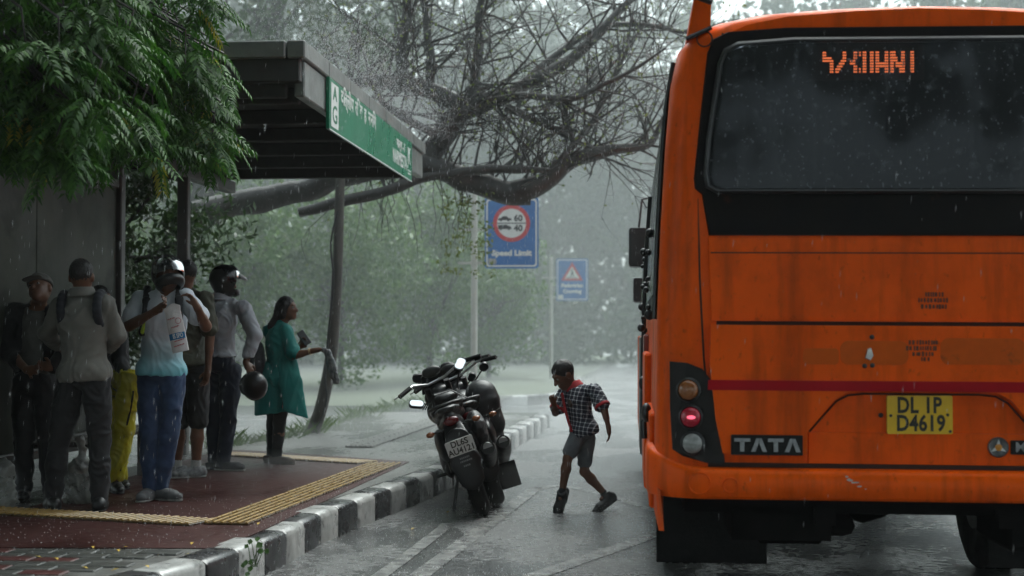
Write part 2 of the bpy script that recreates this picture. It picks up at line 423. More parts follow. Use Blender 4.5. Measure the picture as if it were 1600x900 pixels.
# ================================================================== bus
BY = 7.72
_bc = at_y(1437, 640, BY)
bus = empty('city_bus', (_bc.x, BY, 0), R(.75), 'orange city bus seen from behind, dusty dark rear window with glowing dot-matrix sign', 'bus')
bus.rotation_euler = (0, R(.35), R(.75))
def bu(px, py):
    p = at_y(px, py, BY); return (p.x - _bc.x, p.z)
def bus_paint(name, base, dark):
    m = bpy.data.materials.new(name); m.use_nodes = True; _mats[name] = m
    n, l = m.node_tree.nodes, m.node_tree.links; b = n['Principled BSDF']; tc = n.new('ShaderNodeTexCoord')
    def nz(s, st=(1, 1, 1), det=6, rg=.6):
        mp = n.new('ShaderNodeMapping'); mp.inputs['Scale'].default_value = st; l.new(tc.outputs['Object'], mp.inputs[0])
        t = n.new('ShaderNodeTexNoise'); t.inputs['Scale'].default_value = s; t.inputs['Detail'].default_value = det; t.inputs['Roughness'].default_value = rg
        l.new(mp.outputs[0], t.inputs['Vector']); return t.outputs['Fac']
    def ramp(f, a, c): 
        r = n.new('ShaderNodeMapRange'); r.inputs[1].default_value = a; r.inputs[2].default_value = c; l.new(f, r.inputs[0]); return r.outputs[0]
    def mix(fac, a, c, k=1):
        x = n.new('ShaderNodeMix'); x.data_type = 'RGBA'
        if k != 1:
            mm = n.new('ShaderNodeMath'); mm.operation = 'MULTIPLY'; mm.inputs[1].default_value = k; l.new(fac, mm.inputs[0]); fac = mm.outputs[0]
        l.new(fac, x.inputs[0])
        for i, v in ((6, a), (7, c)):
            if isinstance(v, tuple): x.inputs[i].default_value = rgba(v)
            else: l.new(v, x.inputs[i])
        return x.outputs[2]
    base2 = tuple(v * .82 for v in base)
    c = mix(ramp(nz(1.3), .35, .7), base, base2)
    c = mix(ramp(nz(2.6, (1, 1, .8), 8, .7), .48, .72), c, tuple(v * .5 for v in base), .7)       # mottled old paint
    c = mix(ramp(nz(3, (3, 3, .35)), .5, .85), c, dark, .72)                # grime that ran down with the water
    c = mix(ramp(nz(26, (1, 1, .6), 3), .63, .74), c, tuple(v * .35 for v in base), .6)     # scuffs
    c = mix(ramp(nz(90, (1, 1, .5), 2), .68, .76), c, (.42, .2, .12), .35)     # chips and mud specks
    l.new(c, b.inputs['Base Color'])
    rr = n.new('ShaderNodeMapRange'); rr.inputs[1].default_value = .3; rr.inputs[2].default_value = .7; rr.inputs[3].default_value = .28; rr.inputs[4].default_value = .55
    l.new(nz(5), rr.inputs[0]); l.new(rr.outputs[0], b.inputs['Roughness'])
    bp = n.new('ShaderNodeBump'); bp.inputs['Strength'].default_value = .12; bp.inputs['Distance'].default_value = .02; l.new(nz(2.2, (1, 1, 1), 3), bp.inputs['Height'])
    bp2 = n.new('ShaderNodeBump'); bp2.inputs['Strength'].default_value = .15; bp2.inputs['Distance'].default_value = .004; l.new(nz(160, (1, 1, .7), 2), bp2.inputs['Height'])
    l.new(bp.outputs[0], bp2.inputs['Normal']); l.new(bp2.outputs[0], b.inputs['Normal'])
    b.inputs['Coat Weight'].default_value = .05; b.inputs['Specular IOR Level'].default_value = .07; b.inputs['Coat Roughness'].default_value = .12
    return m
orange = bus_paint('orange bus paint', (.92, .112, .001), (.12, .022, .002))
red_band = M('red band', (.42, .004, .012), (.34, .003, .009), 5, .4, .3, c3=(.1, .03, .02), s3=20, t3=.68, spec=.1)
black_pl = M('black plastic', (.012, .012, .013), (.02, .02, .021), 12, .45, .3, bump=.1)
rubber = M('tyre rubber', (.008, .008, .008), (.015, .015, .015), 14, .8, .6, bump=.3, bscale=60, spec=.15)
under = M('underbody grime', (.004, .004, .004), (.008, .007, .007), 9, .9, spec=.1)
chrome = M('dull chrome', (.55, .56, .57), (.4, .4, .4), 20, .25, .4, metal=1)
seam_shade = M('dark panel seam and shadow line', (.03, .01, .004), None, 6, .8)  # panel joint colour, shared with the painted shadow lines

# ---- body shell
LEN = 10.6
def bus_ring(ins, dz=0):
    # left half profile from roof centre down to the skirt, mirrored
    prof = [(0, 3.075), (.45, 3.065), (.8, 3.04), (1.0, 3.0), (1.12, 2.945), (1.19, 2.86), (1.225, 2.7), (1.25, 2.4), (1.272, 2.0), (1.287, 1.6), (1.295, 1.2), (1.298, .9), (1.296, .62)]
    L_ = [(-max(x - ins, 0), z - (ins * .2 if z > 2.9 else 0)) for x, z in prof]
    R_ = [(-x, z) for x, z in L_[1:]]
    return L_[::-1] + R_
rad = .2
ys = [0, .012, .03, .06, .1, .15, rad, .6] ; ys += [LEN - .5, LEN - .2, LEN - .05, LEN]
vs, fs = [], []
for yy in ys:
    e = min(yy, (LEN - yy) * .6); ins = rad - math.sqrt(max(rad * rad - (rad - e) ** 2, 0)) if e < rad else 0
    ins *= .75
    ring = bus_ring(ins); k = len(ring)
    vs += [(x, yy, z) for x, z in ring]
for i in range(len(ys) - 1):
    for j in range(k):
        j2 = (j + 1) % k; fs.append((i * k + j, (i + 1) * k + j, (i + 1) * k + j2, i * k + j2))
fs.append(tuple(range(k))[::-1]); fs.append(tuple((len(ys) - 1) * k + j for j in range(k)))
shell = MB().add(vs, fs).build('body', orange, bus, smooth=38)
FR = lambda yy: Matrix(((1, 0, 0, 0), (0, 0, -1, yy), (0, 1, 0, 0), (0, 0, 0, 1)))   # (u, z, out) with 'out' towards the rear
def panel(name, poly, h0, h1, mat, parent=bus, inset=.004, smooth=None):
    return MB().prism(poly, h0, h1, FR(0), inset).build(name, mat, parent, smooth)
def pxpoly(pts): return [bu(x, y) for x, y in pts]

# ---- rear panels standing proud of the shell, real steps between them
panel('upper_panel', [(-1.03, 1.49), (1.03, 1.49), (1.045, 1.905), (-1.045, 1.905)], -.002, .012, orange, inset=.006)
panel('upper_seam', [(-1.03, 1.826), (1.03, 1.826), (1.03, 1.832), (-1.03, 1.832)], .0122, .0135, seam_shade, inset=0)
zt = bu(1437, 612)[1]; zb = bu(1437, 676)[1]; u0 = bu(1258, 676)[0]; u1 = bu(1300, 625)[0]
nt = [(-u0, zb), (-u0 - .13, zt - .04), (-u0 - .19, zt - .006), (-u0 - .27, zt), (u0 + .27, zt), (u0 + .19, zt - .006), (u0 + .13, zt - .04), (u0, zb)]
# the hatch is built as left wing, right wing and a top band round the plate recess
hl = [(-1.03, 1.47), (-1.035, 1.28), (-1.005, 1.0), (-.97, zb - .11), (u0, zb - .11), (u0, zb), (u0 + .13, zt - .04), (u0 + .19, zt - .006), (u0 + .27, zt)]
hl = hl + [(-a, b_) for a, b_ in hl[::-1]]
panel('hatch', hl, -.002, .047, orange, inset=0)
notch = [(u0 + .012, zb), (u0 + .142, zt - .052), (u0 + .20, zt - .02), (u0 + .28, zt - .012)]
MB().tube([(a, -.014, b_) for a, b_ in notch + [(-a, b_) for a, b_ in notch[::-1]]], .005, 6).build('recess_shadow_line', seam_shade, bus, smooth=60)  # dark tube drawing the shadow line along the recess edge
panel('bumper_shadow_strip', [(-1.04, .766), (1.04, .766), (1.04, .788), (-1.04, .788)], .0, .008, seam_shade, inset=0)  # dark strip painting the shadow between hatch and bumper
panel('lower_panel', [(u0 + .006, .79), (-u0 - .006, .79), (-u0 - .006, zb - .002), (u0 + .006, zb - .002)], -.002, .010, orange, inset=.004)
panel('groove', [(-1.0, 1.4705), (1.03, 1.4705), (1.03, 1.489), (-1.0, 1.489)], -.002, .004, seam_shade, inset=0)
panel('red_band', [(-1.045, 1.148), (1.045, 1.148), (1.043, 1.2), (-1.043, 1.197)], .045, .051, red_band, inset=.002)
# old tape patches and stencil marks
patch_m = M('faded tape', (.62, .10, .006), (.52, .085, .006), 12, .5, .35, c3=(.3, .06, .01), s3=14, t3=.62, spec=.08)
for (a, b_, c, d) in ((1308, 533, 1414, 570), (1464, 528, 1596, 569)):
    p0, p1 = bu(a, d), bu(c, b_); cx, cz = (p0[0] + p1[0]) / 2, (p0[1] + p1[1]) / 2
    panel('tape_patch', rrect(p1[0] - p0[0], p1[1] - p0[1], .04, 5, cx, cz), .046, .0485, patch_m, inset=.001)
p0 = bu(1250, 570); p1 = bu(1306, 545)
panel('tape_patch', rrect(p1[0] - p0[0], p1[1] - p0[1], .02, 4, (p0[0] + p1[0]) / 2, (p0[1] + p1[1]) / 2), .046, .0483, patch_m, inset=.001)
ink = M('worn stencil ink', (.05, .014, .008), (.16, .04, .01), 60, .7)
def scribble(name, px0, px1, rows, seed, out):
    rr = random.Random(seed); mb = MB()
    for (y_, xa, xb) in rows:
        x = xa
        while x < xb:
            wd = rr.uniform(2.2, 4.2); p = bu(x, y_); h = .022
            mb.prism(rrect(wd * .9 / 311, h * rr.uniform(.8, 1.1), .002, 2, p[0], p[1]), out, out + .0012, FR(0)); x += wd + rr.uniform(.6, 2.4)
    return mb.build(name, ink, bus)
scribble('stencil_mark', 0, 0, [(460, 1443, 1472), (469, 1432, 1476), (479, 1437, 1476)], 3, .013)
scribble('stencil_mark', 0, 0, [(535, 1416, 1458), (544, 1412, 1460), (553, 1422, 1456), (561, 1435, 1446)], 5, .0475)
latch = pxpoly([(1346, 560), (1350, 545), (1356, 543), (1360, 556), (1355, 564)])
panel('hatch_latch', latch, .046, .06, M('bare aluminium', (.6, .6, .6), (.35, .35, .36), 30, .35, metal=.8), inset=.004)
for (x, y_) in ((1357, 527), (1346, 572), (1358, 571), (1374, 649)):
    p = bu(x, y_); MB().lathe([(.012, 0), (.012, .004), (.007, .008), (0, .009)], 10, FR(0) @ Matrix.Translation((p[0], p[1], .046 if y_ < 600 else .0))).build('hatch_bolt', black_pl, bus, smooth=40)


# ---- rear window: surround, backing, sign, glass
win_o = [(-.66, 2.955), (-.95, 2.935), (-1.02, 2.90), (-1.05, 2.83), (-1.085, 2.5), (-1.115, 2.2), (-1.11, 2.15), (-1.075, 2.12), (-1.04, 1.915)]
win_poly = win_o + [(-a, b_) for a, b_ in win_o[::-1]]
surround_m = M('black window surround', (.006, .006, .007), (.010, .008, .007), 5, .5, .65, spec=.12, c3=(.055, .018, .01), s3=4, t3=.62)
panel('rear_window_surround', win_poly[::-1], -.002, .016, surround_m, inset=.008)
gl_o = [(-.62, 2.885), (-.9, 2.865), (-.96, 2.835), (-.985, 2.77), (-1.04, 2.4), (-1.055, 2.22), (-1.045, 2.16), (-1.0, 2.135)]
gl = gl_o + [(-a, b_) for a, b_ in gl_o[::-1]]
panel('cabin_dark', gl[::-1], .016, .019, M('dark cabin', (.012, .013, .015), (.022, .024, .026), 2, .8), inset=0)
gm = bpy.data.materials.new('dusty rear glass'); gm.use_nodes = True
n, l = gm.node_tree.nodes, gm.node_tree.links; b = n['Principled BSDF']; out = n['Material Output']
tr = n.new('ShaderNodeBsdfTransparent'); tr.inputs[0].default_value = (.5, .52, .54, 1)
b.inputs['Base Color'].default_value = (.30, .33, .36, 1); b.inputs['Roughness'].default_value = .06
tc = n.new('ShaderNodeTexCoord')
def _nz(s, st, det=4):
    mp = n.new('ShaderNodeMapping'); mp.inputs['Scale'].default_value = st; l.new(tc.outputs['Object'], mp.inputs[0])
    t = n.new('ShaderNodeTexNoise'); t.inputs['Scale'].default_value = s; t.inputs['Detail'].default_value = det; l.new(mp.outputs[0], t.inputs['Vector']); return t.outputs['Fac']
def _mr(f, a, c, d0, d1):
    r = n.new('ShaderNodeMapRange'); r.inputs[1].default_value = a; r.inputs[2].default_value = c; r.inputs[3].default_value = d0; r.inputs[4].default_value = d1; l.new(f, r.inputs[0]); return r.outputs[0]
def _mx(op, a, c):
    x = n.new('ShaderNodeMath'); x.operation = op
    for i, v in enumerate((a, c)):
        if isinstance(v, (int, float)): x.inputs[i].default_value = v
        else: l.new(v, x.inputs[i])
    return x.outputs[0]
film = _mr(_nz(1.1, (1, 1, .8)), .3, .75, .03, .30)                         # dust film
spots = _mr(_nz(17, (1, 1, 1), 3), .58, .74, 0, .45)                          # drying drops
drops = _mr(_nz(60, (1, 1, .8), 1), .66, .74, 0, .8)
streak = _mr(_nz(6, (4, 1, .25), 3), .55, .75, 0, .12)
tot = _mx('MINIMUM', _mx('ADD', _mx('ADD', film, spots), _mx('ADD', drops, streak)), .9)
ms = n.new('ShaderNodeMixShader'); l.new(tot, ms.inputs[0])
gs = n.new('ShaderNodeBsdfGlossy'); gs.inputs['Roughness'].default_value = .05; gs.inputs['Color'].default_value = (.36, .38, .42, 1)
fr = n.new('ShaderNodeFresnel'); fr.inputs[0].default_value = 1.5
m0 = n.new('ShaderNodeMixShader'); l.new(fr.outputs[0], m0.inputs[0]); l.new(tr.outputs[0], m0.inputs[1]); l.new(gs.outputs[0], m0.inputs[2])
l.new(m0.outputs[0], ms.inputs[1]); l.new(b.outputs[0], ms.inputs[2]); l.new(ms.outputs[0], out.inputs[0])
b.inputs['Base Color'].default_value = (.10, .112, .125, 1); b.inputs['Roughness'].default_value = .5
mb = MB(); N = len(gl); cen = (0, 2.5)
mb.add([(u, -.034, z) for u, z in gl] + [(u * .97, -.045, cen[1] + (z - cen[1]) * .97) for u, z in gl], [(i, N + i, N + (i + 1) % N, (i + 1) % N) for i in range(N)] + [tuple(range(N, 2 * N))])
mb.build('rear_window_glass', gm, bus, smooth=30)
# glazing bead round the glass
mb = MB(); mb.tube([(u, -.03, z) for u, z in gl + [gl[0]]], .016, 6, cap=False); mb.build('window_seal', black_pl, bus, smooth=60)
# dot matrix sign: pattern read off the photograph, eight rows
LED = ["XX.........XX....XX.X.XX..XX.XX...XX.XXX...XX...XX",
       "XX.........XX....XX.X.XX..XX.XX...XX.XXX...XX...XX",
       "XXXXX......XX....XX...XX..XX.XX...XX.XXXX..XX...XX",
       "XXXXXX....XXX..XXX....XX..XX.XX...XX.XXXX..XX...XX",
       "....XX...XXX...XXX....XX..XX.XXXXXXX.XX.XXXXX...XX",
       "....XX..XXX......XX...XX..XX.XXXXXXX.XX.XXXXX...XX",
       "....XX.XXX.......XX.X.XX..XX.XX...XX.XX...XXX...XX",
       "....XX.XX........XX.X.XX..XX.XX...XX.XX...XXX...XX"]
lm = bpy.data.materials.new('amber led'); lm.use_nodes = True
e = lm.node_tree.nodes['Principled BSDF']; e.inputs['Base Color'].default_value = (.5, .12, .04, 1)
e.inputs['Emission Color'].default_value = (1, .22, .07, 1); e.inputs['Emission Strength'].default_value = .75
A, B = bu(1280, 85), bu(1420, 113); mb = MB()
for r_, rowp in enumerate(LED):
    for c_, ch in enumerate(rowp):
        if ch == 'X':
            u = A[0] + (B[0] - A[0]) * c_ / 49; z = A[1] + (B[1] - A[1]) * r_ / 7
            mb.lathe([(.0052, 0), (.0045, .003), (0, .004)], 6, FR(0) @ Matrix.Translation((u, z, .0225)))
mb.build('led_sign_dots', lm, bus, kind='stuff')
c0, c1 = bu(1262, 72), bu(1438, 126)
panel('led_sign_board', rrect(c1[0] - c0[0], c0[1] - c1[1], .01, 3, (c0[0] + c1[0]) / 2, (c0[1] + c1[1]) / 2), .0192, .0222, M('sign board', (.035, .03, .03), None, 5, .6), inset=0)

# ---- lamp clusters
lamp_house = M('lamp housing', (.008, .007, .007), (.016, .014, .013), 14, .25, .5, bump=.2, bscale=20, spec=.25)
cl = pxpoly([(1043, 567), (1070, 569), (1093, 578), (1106, 594), (1115, 625), (1122, 672), (1130, 727), (1100, 724), (1064, 714), (1048, 704), (1044, 640)])
def lens_mat(name, c, em=0):
    m = M(name, c, tuple(v * .6 for v in c), 40, .12, .3, coat=.6, bump=.25, bscale=120)
    return m
for sgn in (1, -1):
    poly = [(sgn * a, b_) for a, b_ in cl]
    if sgn == 1: poly = poly[::-1]
    hs_ = MB()
    # follow the curved corner: outer points lie further back
    n_ = len(poly); bk = lambda u: .003 + max(0, abs(u) - 1.13) * .45
    hs_.add([(u, bk(u) + .06, z) for u, z in poly] + [(u * .997, bk(u) - .035, z) for u, z in poly],
            [tuple(range(n_, 2 * n_))] + [(i, (i + 1) % n_, n_ + (i + 1) % n_, n_ + i) for i in range(n_)])
    bmx = hs_.build('lamp_cluster', lamp_house, bus)
    for (px, py, nm, c) in ((1073, 611, 'indicator_lamp', (.30, .09, .012)), (1077, 653, 'tail_lamp', (.55, .008, .035)), (1080, 694, 'reversing_lamp', (.34, .35, .34))):
        p = bu(px, py); u = sgn * p[0]; tilt = Matrix.Translation((u, bk(u) - .034, p[1])) @ Matrix.Rotation(R(90), 4, 'X') @ Matrix.Rotation(sgn * R(-12), 4, 'Y')
        MB().lathe([(.062, -.004), (.062, .006), (.054, .012), (.05, .006)], 24, tilt).build('lamp_ring', black_pl, bmx, smooth=30)
        MB().lathe([(.05, .0), (.05, .012), (.042, .022), (.028, .029), (.012, .032), (0, .033)], 24, tilt).build(nm, lens_mat(nm, c), bmx, smooth=60)
# the photo's red lamp carries a small lit bulb
p = bu(1077, 653)
hot = bpy.data.materials.new('lit tail bulb'); hot.use_nodes = True
e = hot.node_tree.nodes['Principled BSDF']; e.inputs['Base Color'].default_value = (.8, .1, .15, 1); e.inputs['Emission Color'].default_value = (1, .12, .2, 1); e.inputs['Emission Strength'].default_value = .6
MB().lathe([(.022, 0), (.02, .003), (0, .004)], 14, Matrix.Translation((p[0], .003 + max(0, abs(p[0]) - 1.13) * .45 - .068, p[1])) @ Matrix.Rotation(R(90), 4, 'X') @ Matrix.Diagonal((1, .42, 1, 1))).build('tail_bulb', hot, bus)

# ---- bumper, wrapping round the corners
def bumper_pts(u):
    s = abs(u); lift = .07 * max(0, (s - 1.02) / .27) ** 2
    return lift
bx = []
path = []
for t in np.linspace(-1, 1, 61):
    u = 1.31 * t
    back = 0 if abs(u) < 1.06 else (.24 - math.sqrt(max(.24 ** 2 - ((abs(u) - 1.06) * .95) ** 2, 0)))
    path.append((u, back, bumper_pts(u)))
path = [(-1.318, .62, .085)] + [(-1.316, .32, .085)] + path + [(1.316, .32, .085), (1.318, .62, .085)]
sec = [(.03, .605), (-.062, .612), (-.078, .63), (-.082, .68), (-.078, .73), (-.066, .752), (-.045, .762), (.03, .766)]
vs, fs = [], []
for (u, bk_, lf) in path:
    side = max(0, min(1, (abs(u) - 1.06) / .25)); sx = -1 if u < 0 else 1
    for (o, z) in sec:
        oo = o if o < 0 else .03
        zz = z + (lf if z > .7 else 0) * 1
        vs.append((u - sx * side * oo * .35, bk_ + oo * (1 - side * .75), zz))
k = len(sec)
for i in range(len(path) - 1):
    for j in range(k - 1): fs.append((i * k + j, i * k + j + 1, (i + 1) * k + j + 1, (i + 1) * k + j))
bump = MB().add(vs, fs).build('bumper', orange, bus, smooth=45)
for sgn in (-1, 1):
    for (px, py, r_) in ((1090, 754, 18), (1138, 757, 12)):
        p = bu(px, py); rr_ = r_ / 311
        MB().lathe([(rr_, -.004), (rr_, .004), (rr_ * .92, .007), (rr_ * .84, .002), (rr_ * .5, .005), (0, .006)], 24, Matrix.Translation((sgn * p[0], -.082, p[1])) @ Matrix.Rotation(R(90), 4, 'X')).build('fog_lamp_blank', orange, bump, smooth=40)
sc_m = M('scraped filler', (.5, .5, .5), (.35, .33, .32), 30, .5)
rr = random.Random(2); mb = MB()
for (px, py, wd, hg) in ((1322, 748, 10, 5), (1330, 752, 14, 4), (1318, 743, 5, 3), (1338, 758, 8, 2.5), (1347, 762, 3, 2)):
    p = bu(px, py); poly = [(p[0] + math.cos(a) * wd / 622 * rr.uniform(.5, 1.2), p[1] + math.sin(a) * hg / 622 * rr.uniform(.5, 1.3)) for a in np.linspace(0, 6.28, 9)[:-1]]
    mb.prism(poly, .083, .0845, FR(0))
mb.build('paint_scrape', sc_m, bump)

# ---- badges and plate
p0, p1 = bu(1139, 711), bu(1251, 680)
cxz = ((p0[0] + p1[0]) / 2, (p0[1] + p1[1]) / 2)
badge = panel('maker_badge', rrect(p1[0] - p0[0], p1[1] - p0[1], .006, 3, *cxz), .045, .057, M('badge black', (.01, .01, .01), (.02, .02, .02), 30, .5, spec=.15), inset=.003)
def TF(u, z, out): return Matrix.Translation((u, -out, z)) @ Matrix.Rotation(R(90), 4, 'X')
# letters of the badge as bevelled strokes, the two A without a crossbar
mb = MB(); lw = .082; lh = .066; x0 = cxz[0] - 2 * lw + .002
for i, ch in enumerate('TATA'):
    cx = x0 + lw * (i + .5)
    if ch == 'T':
        polys = [[(-.039, .033), (-.039, .016), (.039, .016), (.039, .033)], [(-.011, .0155), (-.011, -.033), (.011, -.033), (.011, .0155)]]
    else:
        polys = [[(-.013, .033), (-.039, -.033), (-.017, -.033), (0, .012), (0, .033)], [(0, .033), (0, .012), (.017, -.033), (.039, -.033), (.013, .033)]]
    for q in polys: mb.prism([(cx + a, cxz[1] + b_) for a, b_ in q], .0565, .062, FR(0), .0015)
mb.build('badge_letters', M('badge silver', (.33, .34, .35), (.2, .2, .21), 30, .35, metal=.6), badge)
p0, p1 = bu(1385, 678), bu(1488, 618); cxz = ((p0[0] + p1[0]) / 2, (p0[1] + p1[1]) / 2)
plate = panel('number_plate', rrect(p1[0] - p0[0], p1[1] - p0[1], .008, 3, *cxz), .004, .02, M('yellow plate', (.78, .48, .008), (.66, .4, .007), 9, .5, .3, c3=(.3, .18, .02), s3=16, t3=.66), inset=.002)
plate.rotation_euler = (0, R(-.4), 0)
ptm = M('plate black', (.012, .012, .012), (.04, .035, .02), 60, .6)
text('plate_text', 'DL 1P', .108, ptm, plate, TF(cxz[0] - .003, cxz[1] + .044, .0202), .0012, sx=.76, bold=.0034, space=1.05)
text('plate_text', 'D4619', .108, ptm, plate, TF(cxz[0] + .004, cxz[1] - .044, .0202), .0012, sx=.77, bold=.0034, space=1.05)
mb = MB()
for (x, y_) in ((1391, 649), (1480, 648), (1484, 674)):
    p = bu(x, y_); mb.lathe([(.008, 0), (.007, .003), (0, .004)], 8, FR(0) @ Matrix.Translation((p[0], p[1], .02)))
mb.build('plate_screws', black_pl, plate)
p = bu(1557, 698)
bd = MB().lathe([(.05, 0), (.05, .012), (.045, .018), (.036, .014), (0, .014)], 28, FR(0) @ Matrix.Translation((p[0], p[1], .01))).build('round_badge', M('badge ring', (.06, .06, .06), (.2, .2, .2), 20, .3, metal=.7), bus, smooth=30)
mb = MB(); mb.lathe([(.017, 0), (.017, .004), (0, .006)], 16, FR(0) @ Matrix.Translation((p[0], p[1], .024))); mb.build('badge_centre', M('badge amber', (.55, .22, .02), None, 5, .4), bd)
mb = MB()
for a in range(3):
    t = R(90 + 120 * a); mb.prism([(p[0] + math.cos(t + .5) * .017, p[1] + math.sin(t + .5) * .017), (p[0] + math.cos(t) * .043, p[1] + math.sin(t) * .043), (p[0] + math.cos(t - .5) * .017, p[1] + math.sin(t - .5) * .017)][::-1], .024, .028, FR(0))
mb.build('badge_star', chrome, bd)
bb = panel('name_badge', rrect(.46, .07, .006, 3, p[0] + .29, p[1]), .011, .02, M('badge black', (.01, .01, .01)), inset=.003)
text('badge_text', 'MARCOPOLO', .068, M('badge silver', (.33, .34, .35)), bb, TF(p[0] + .08, p[1], .0202), .001, 'LEFT', sx=1, bold=.001)

# ---- roof pod at the corner and round cap
pod = MB()
a = [bu(1067, 62), bu(1106, 52), bu(1108, -4), bu(1079, -10)]
pod.prism([(q[0], q[1]) for q in a], -.55, -.03, FR(0), .01)
pod.build('roof_pod', orange, bus)
pl = MB(); p = bu(1066, 64); q = bu(1106, 46)
pl.tube([(p[0], -.0, p[1]), (q[0], -.0, q[1])], .012, 6); pl.tube([(bu(1079, -4)[0], .0, bu(1079, -4)[1]), (bu(1107, 6)[0], .0, bu(1107, 6)[1])], .018, 6)
pl.build('pod_seam', black_pl, bus, smooth=50)
p = bu(1095, 64)
mb = MB(); mb.tube([(p[0] + .038 * math.cos(t), -.004, p[1] + .038 * math.sin(t)) for t in np.linspace(0, 6.2832, 25)], .004, 5, cap=False)
mb.build('round_cap_seam', seam_shade, bus)
mb = MB(); mb.tube([(bu(1124, 55)[0], -.002, bu(1124, 55)[1]), (bu(1112, 110)[0], -.003, bu(1112, 110)[1])], .007, 5); mb.build('corner_seam', seam_shade, bus)
mb = MB(); mb.tube([(-1.093, .004, 2.1), (-1.083, .0, 1.7), (-1.062, -.001, 1.3), (-1.05, -.001, 1.18)], .005, 5); mb.tube([(1.093, .004, 2.1), (1.083, .0, 1.7), (1.05, -.001, 1.18)], .005, 5)
mb.build('corner_seam', seam_shade, bus)
# roof edge strip, its pale colour paints the light from above
mb = MB(); mb.tube([(-.86, .035, 2.99), (-.45, .03, 3.036), (0, .03, 3.046)], .011, 6); mb.build('roof_edge_highlight', M('lit roof edge', (.62, .5, .45), (.5, .3, .22), 9, .3), bus, smooth=60)

# ---- left side: windows, seals, doors, skirt flaps, mirrors (seen as a sliver)
glass_side = M('dark side glass', (.012, .014, .016), (.02, .022, .024), 3, .12, .3)
y0 = .35
def side_x(z):
    P = [(.62, 1.296), (.9, 1.298), (1.2, 1.295), (1.6, 1.287), (2.0, 1.272), (2.4, 1.25), (2.7, 1.225), (2.86, 1.19)]
    for (za, xa), (zb_, xb) in zip(P, P[1:]):
        if za <= z <= zb_: return xa + (xb - xa) * (z - za) / (zb_ - za)
    return 1.19
for sgn in (-1, 1):
    mb = MB()
    z0, z1 = 1.56, 2.68
    mb.add([(sgn * (side_x(z) + .012), yy, z) for yy in (.3, LEN - .8) for z in (z0, 1.8, 2.1, 2.4, z1)],
           [(i, i + 5, i + 6, i + 1) if sgn < 0 else (i, i + 1, i + 6, i + 5) for i in range(4)])
    mb.build('window_band', black_pl, bus)
    for k_ in range(6):
        ya = .42 + k_ * 1.6; yb = ya + 1.48
        mb = MB()
        mb.add([(sgn * (side_x(z) + d), yy, z) for d in (.013, .02) for yy in (ya, yb) for z in (1.64, 2.0, 2.3, 2.62)],
               [(8 + i, 12 + i, 13 + i, 9 + i) if sgn < 0 else (8 + i, 9 + i, 13 + i, 12 + i) for i in range(3)])
        mb.build('side_window', glass_side, bus)
# knobbly black rubber door gear hanging along the left side
mb = MB(); rr = random.Random(4)
for k_ in range(18):
    z = rr.uniform(1.42, 2.12) ; yy = rr.uniform(1.2, 6.5)
    mb.sphere((-side_x(z) - rr.uniform(.01, .06), yy, z), rr.uniform(.015, .035), 8, 6)
mb.tube([(-side_x(z) - .012, .33, z) for z in (2.84, 2.6, 2.3, 2.0, 1.7, 1.5)], .016, 6)
mb.tube([(-side_x(z) - .03, 4.4, z) for z in (2.5, 2.2, 1.9, 1.6, 1.2, .8)], .02, 6)
mb.build('door_rubber', black_pl, bus, smooth=60, kind='stuff')
side_red = M('faded red side panel', (.28, .05, .03), (.2, .05, .035), 6, .45, .3)
side_grey = M('grey side panel', (.22, .22, .2), (.14, .14, .13), 6, .5)
for (ya, yb, za, zb_, d, mt) in ((.5, 1.9, .5, 1.0, .018, orange), (2.0, 3.4, .45, 1.3, .03, orange), (3.5, 5.0, .42, 1.42, .02, side_red), (5.1, 6.6, .42, 1.4, .035, side_grey), (6.7, 10.0, .45, 1.4, .03, orange)):
    MB().box((-1.296 - d / 2, (ya + yb) / 2, (za + zb_) / 2), (d + .02, yb - ya, zb_ - za), bev=.012).build('side_panel', mt, bus)
# rear corner skirt reaching down beside the wheel
MB().add([(-1.30, .10, .66), (-1.275, .02, .64), (-1.255, .03, .44), (-1.28, .12, .43), (-1.30, .5, .5), (-1.30, .5, .66), (-1.25, .5, .5), (-1.25, .5, .66)],
         [(0, 1, 2, 3), (0, 3, 4, 5), (1, 7, 6, 2), (2, 6, 4, 3), (0, 5, 7, 1)]).build('skirt_flap', orange, bus)
MB().tube([(-1.31, 1.5, .95), (-1.345, 1.5, .9), (-1.34, 1.5, .8)], .02, 6).build('flap_hook', black_pl, bus, smooth=60)
for c_ in ((-1.335, 1.0, .98), (-1.33, 4.0, 1.05)): MB().sphere(c_, (.03, .055, .055)).build('side_marker', black_pl, bus, smooth=60)
# mirrors: the far end of the left side
mir_glass = M('bus mirror back', (.03, .033, .035), (.05, .052, .055), 5, .25, .4)
def bus_local(px, py, yy):
    p = at_y(px, py, BY + yy); v = bus.matrix_basis.inverted() @ p; return v
for (x0_, x1_, ya_, yb_, nm) in ((982, 1011, 355, 418, 'side_mirror'), (989, 1010, 433, 473, 'side_mirror')):
    a, b_ = bus_local(x0_, yb_, 10.2), bus_local(x1_, ya_, 10.2)
    mr_ = MB().prism(rrect(b_.x - a.x, b_.z - a.z, .03, 5, (a.x + b_.x) / 2, (a.z + b_.z) / 2), -10.26, -10.16, FR(0), .012).build(nm, black_pl, bus, smooth=30)
    MB().prism(rrect((b_.x - a.x) * .84, (b_.z - a.z) * .88, .025, 5, (a.x + b_.x) / 2, (a.z + b_.z) / 2), -10.16, -10.156, FR(0)).build('mirror_glass', mir_glass, mr_)
q = [bus_local(x, y_, 10.24) for x, y_ in ((998, 356), (1003, 312), (1018, 308))]
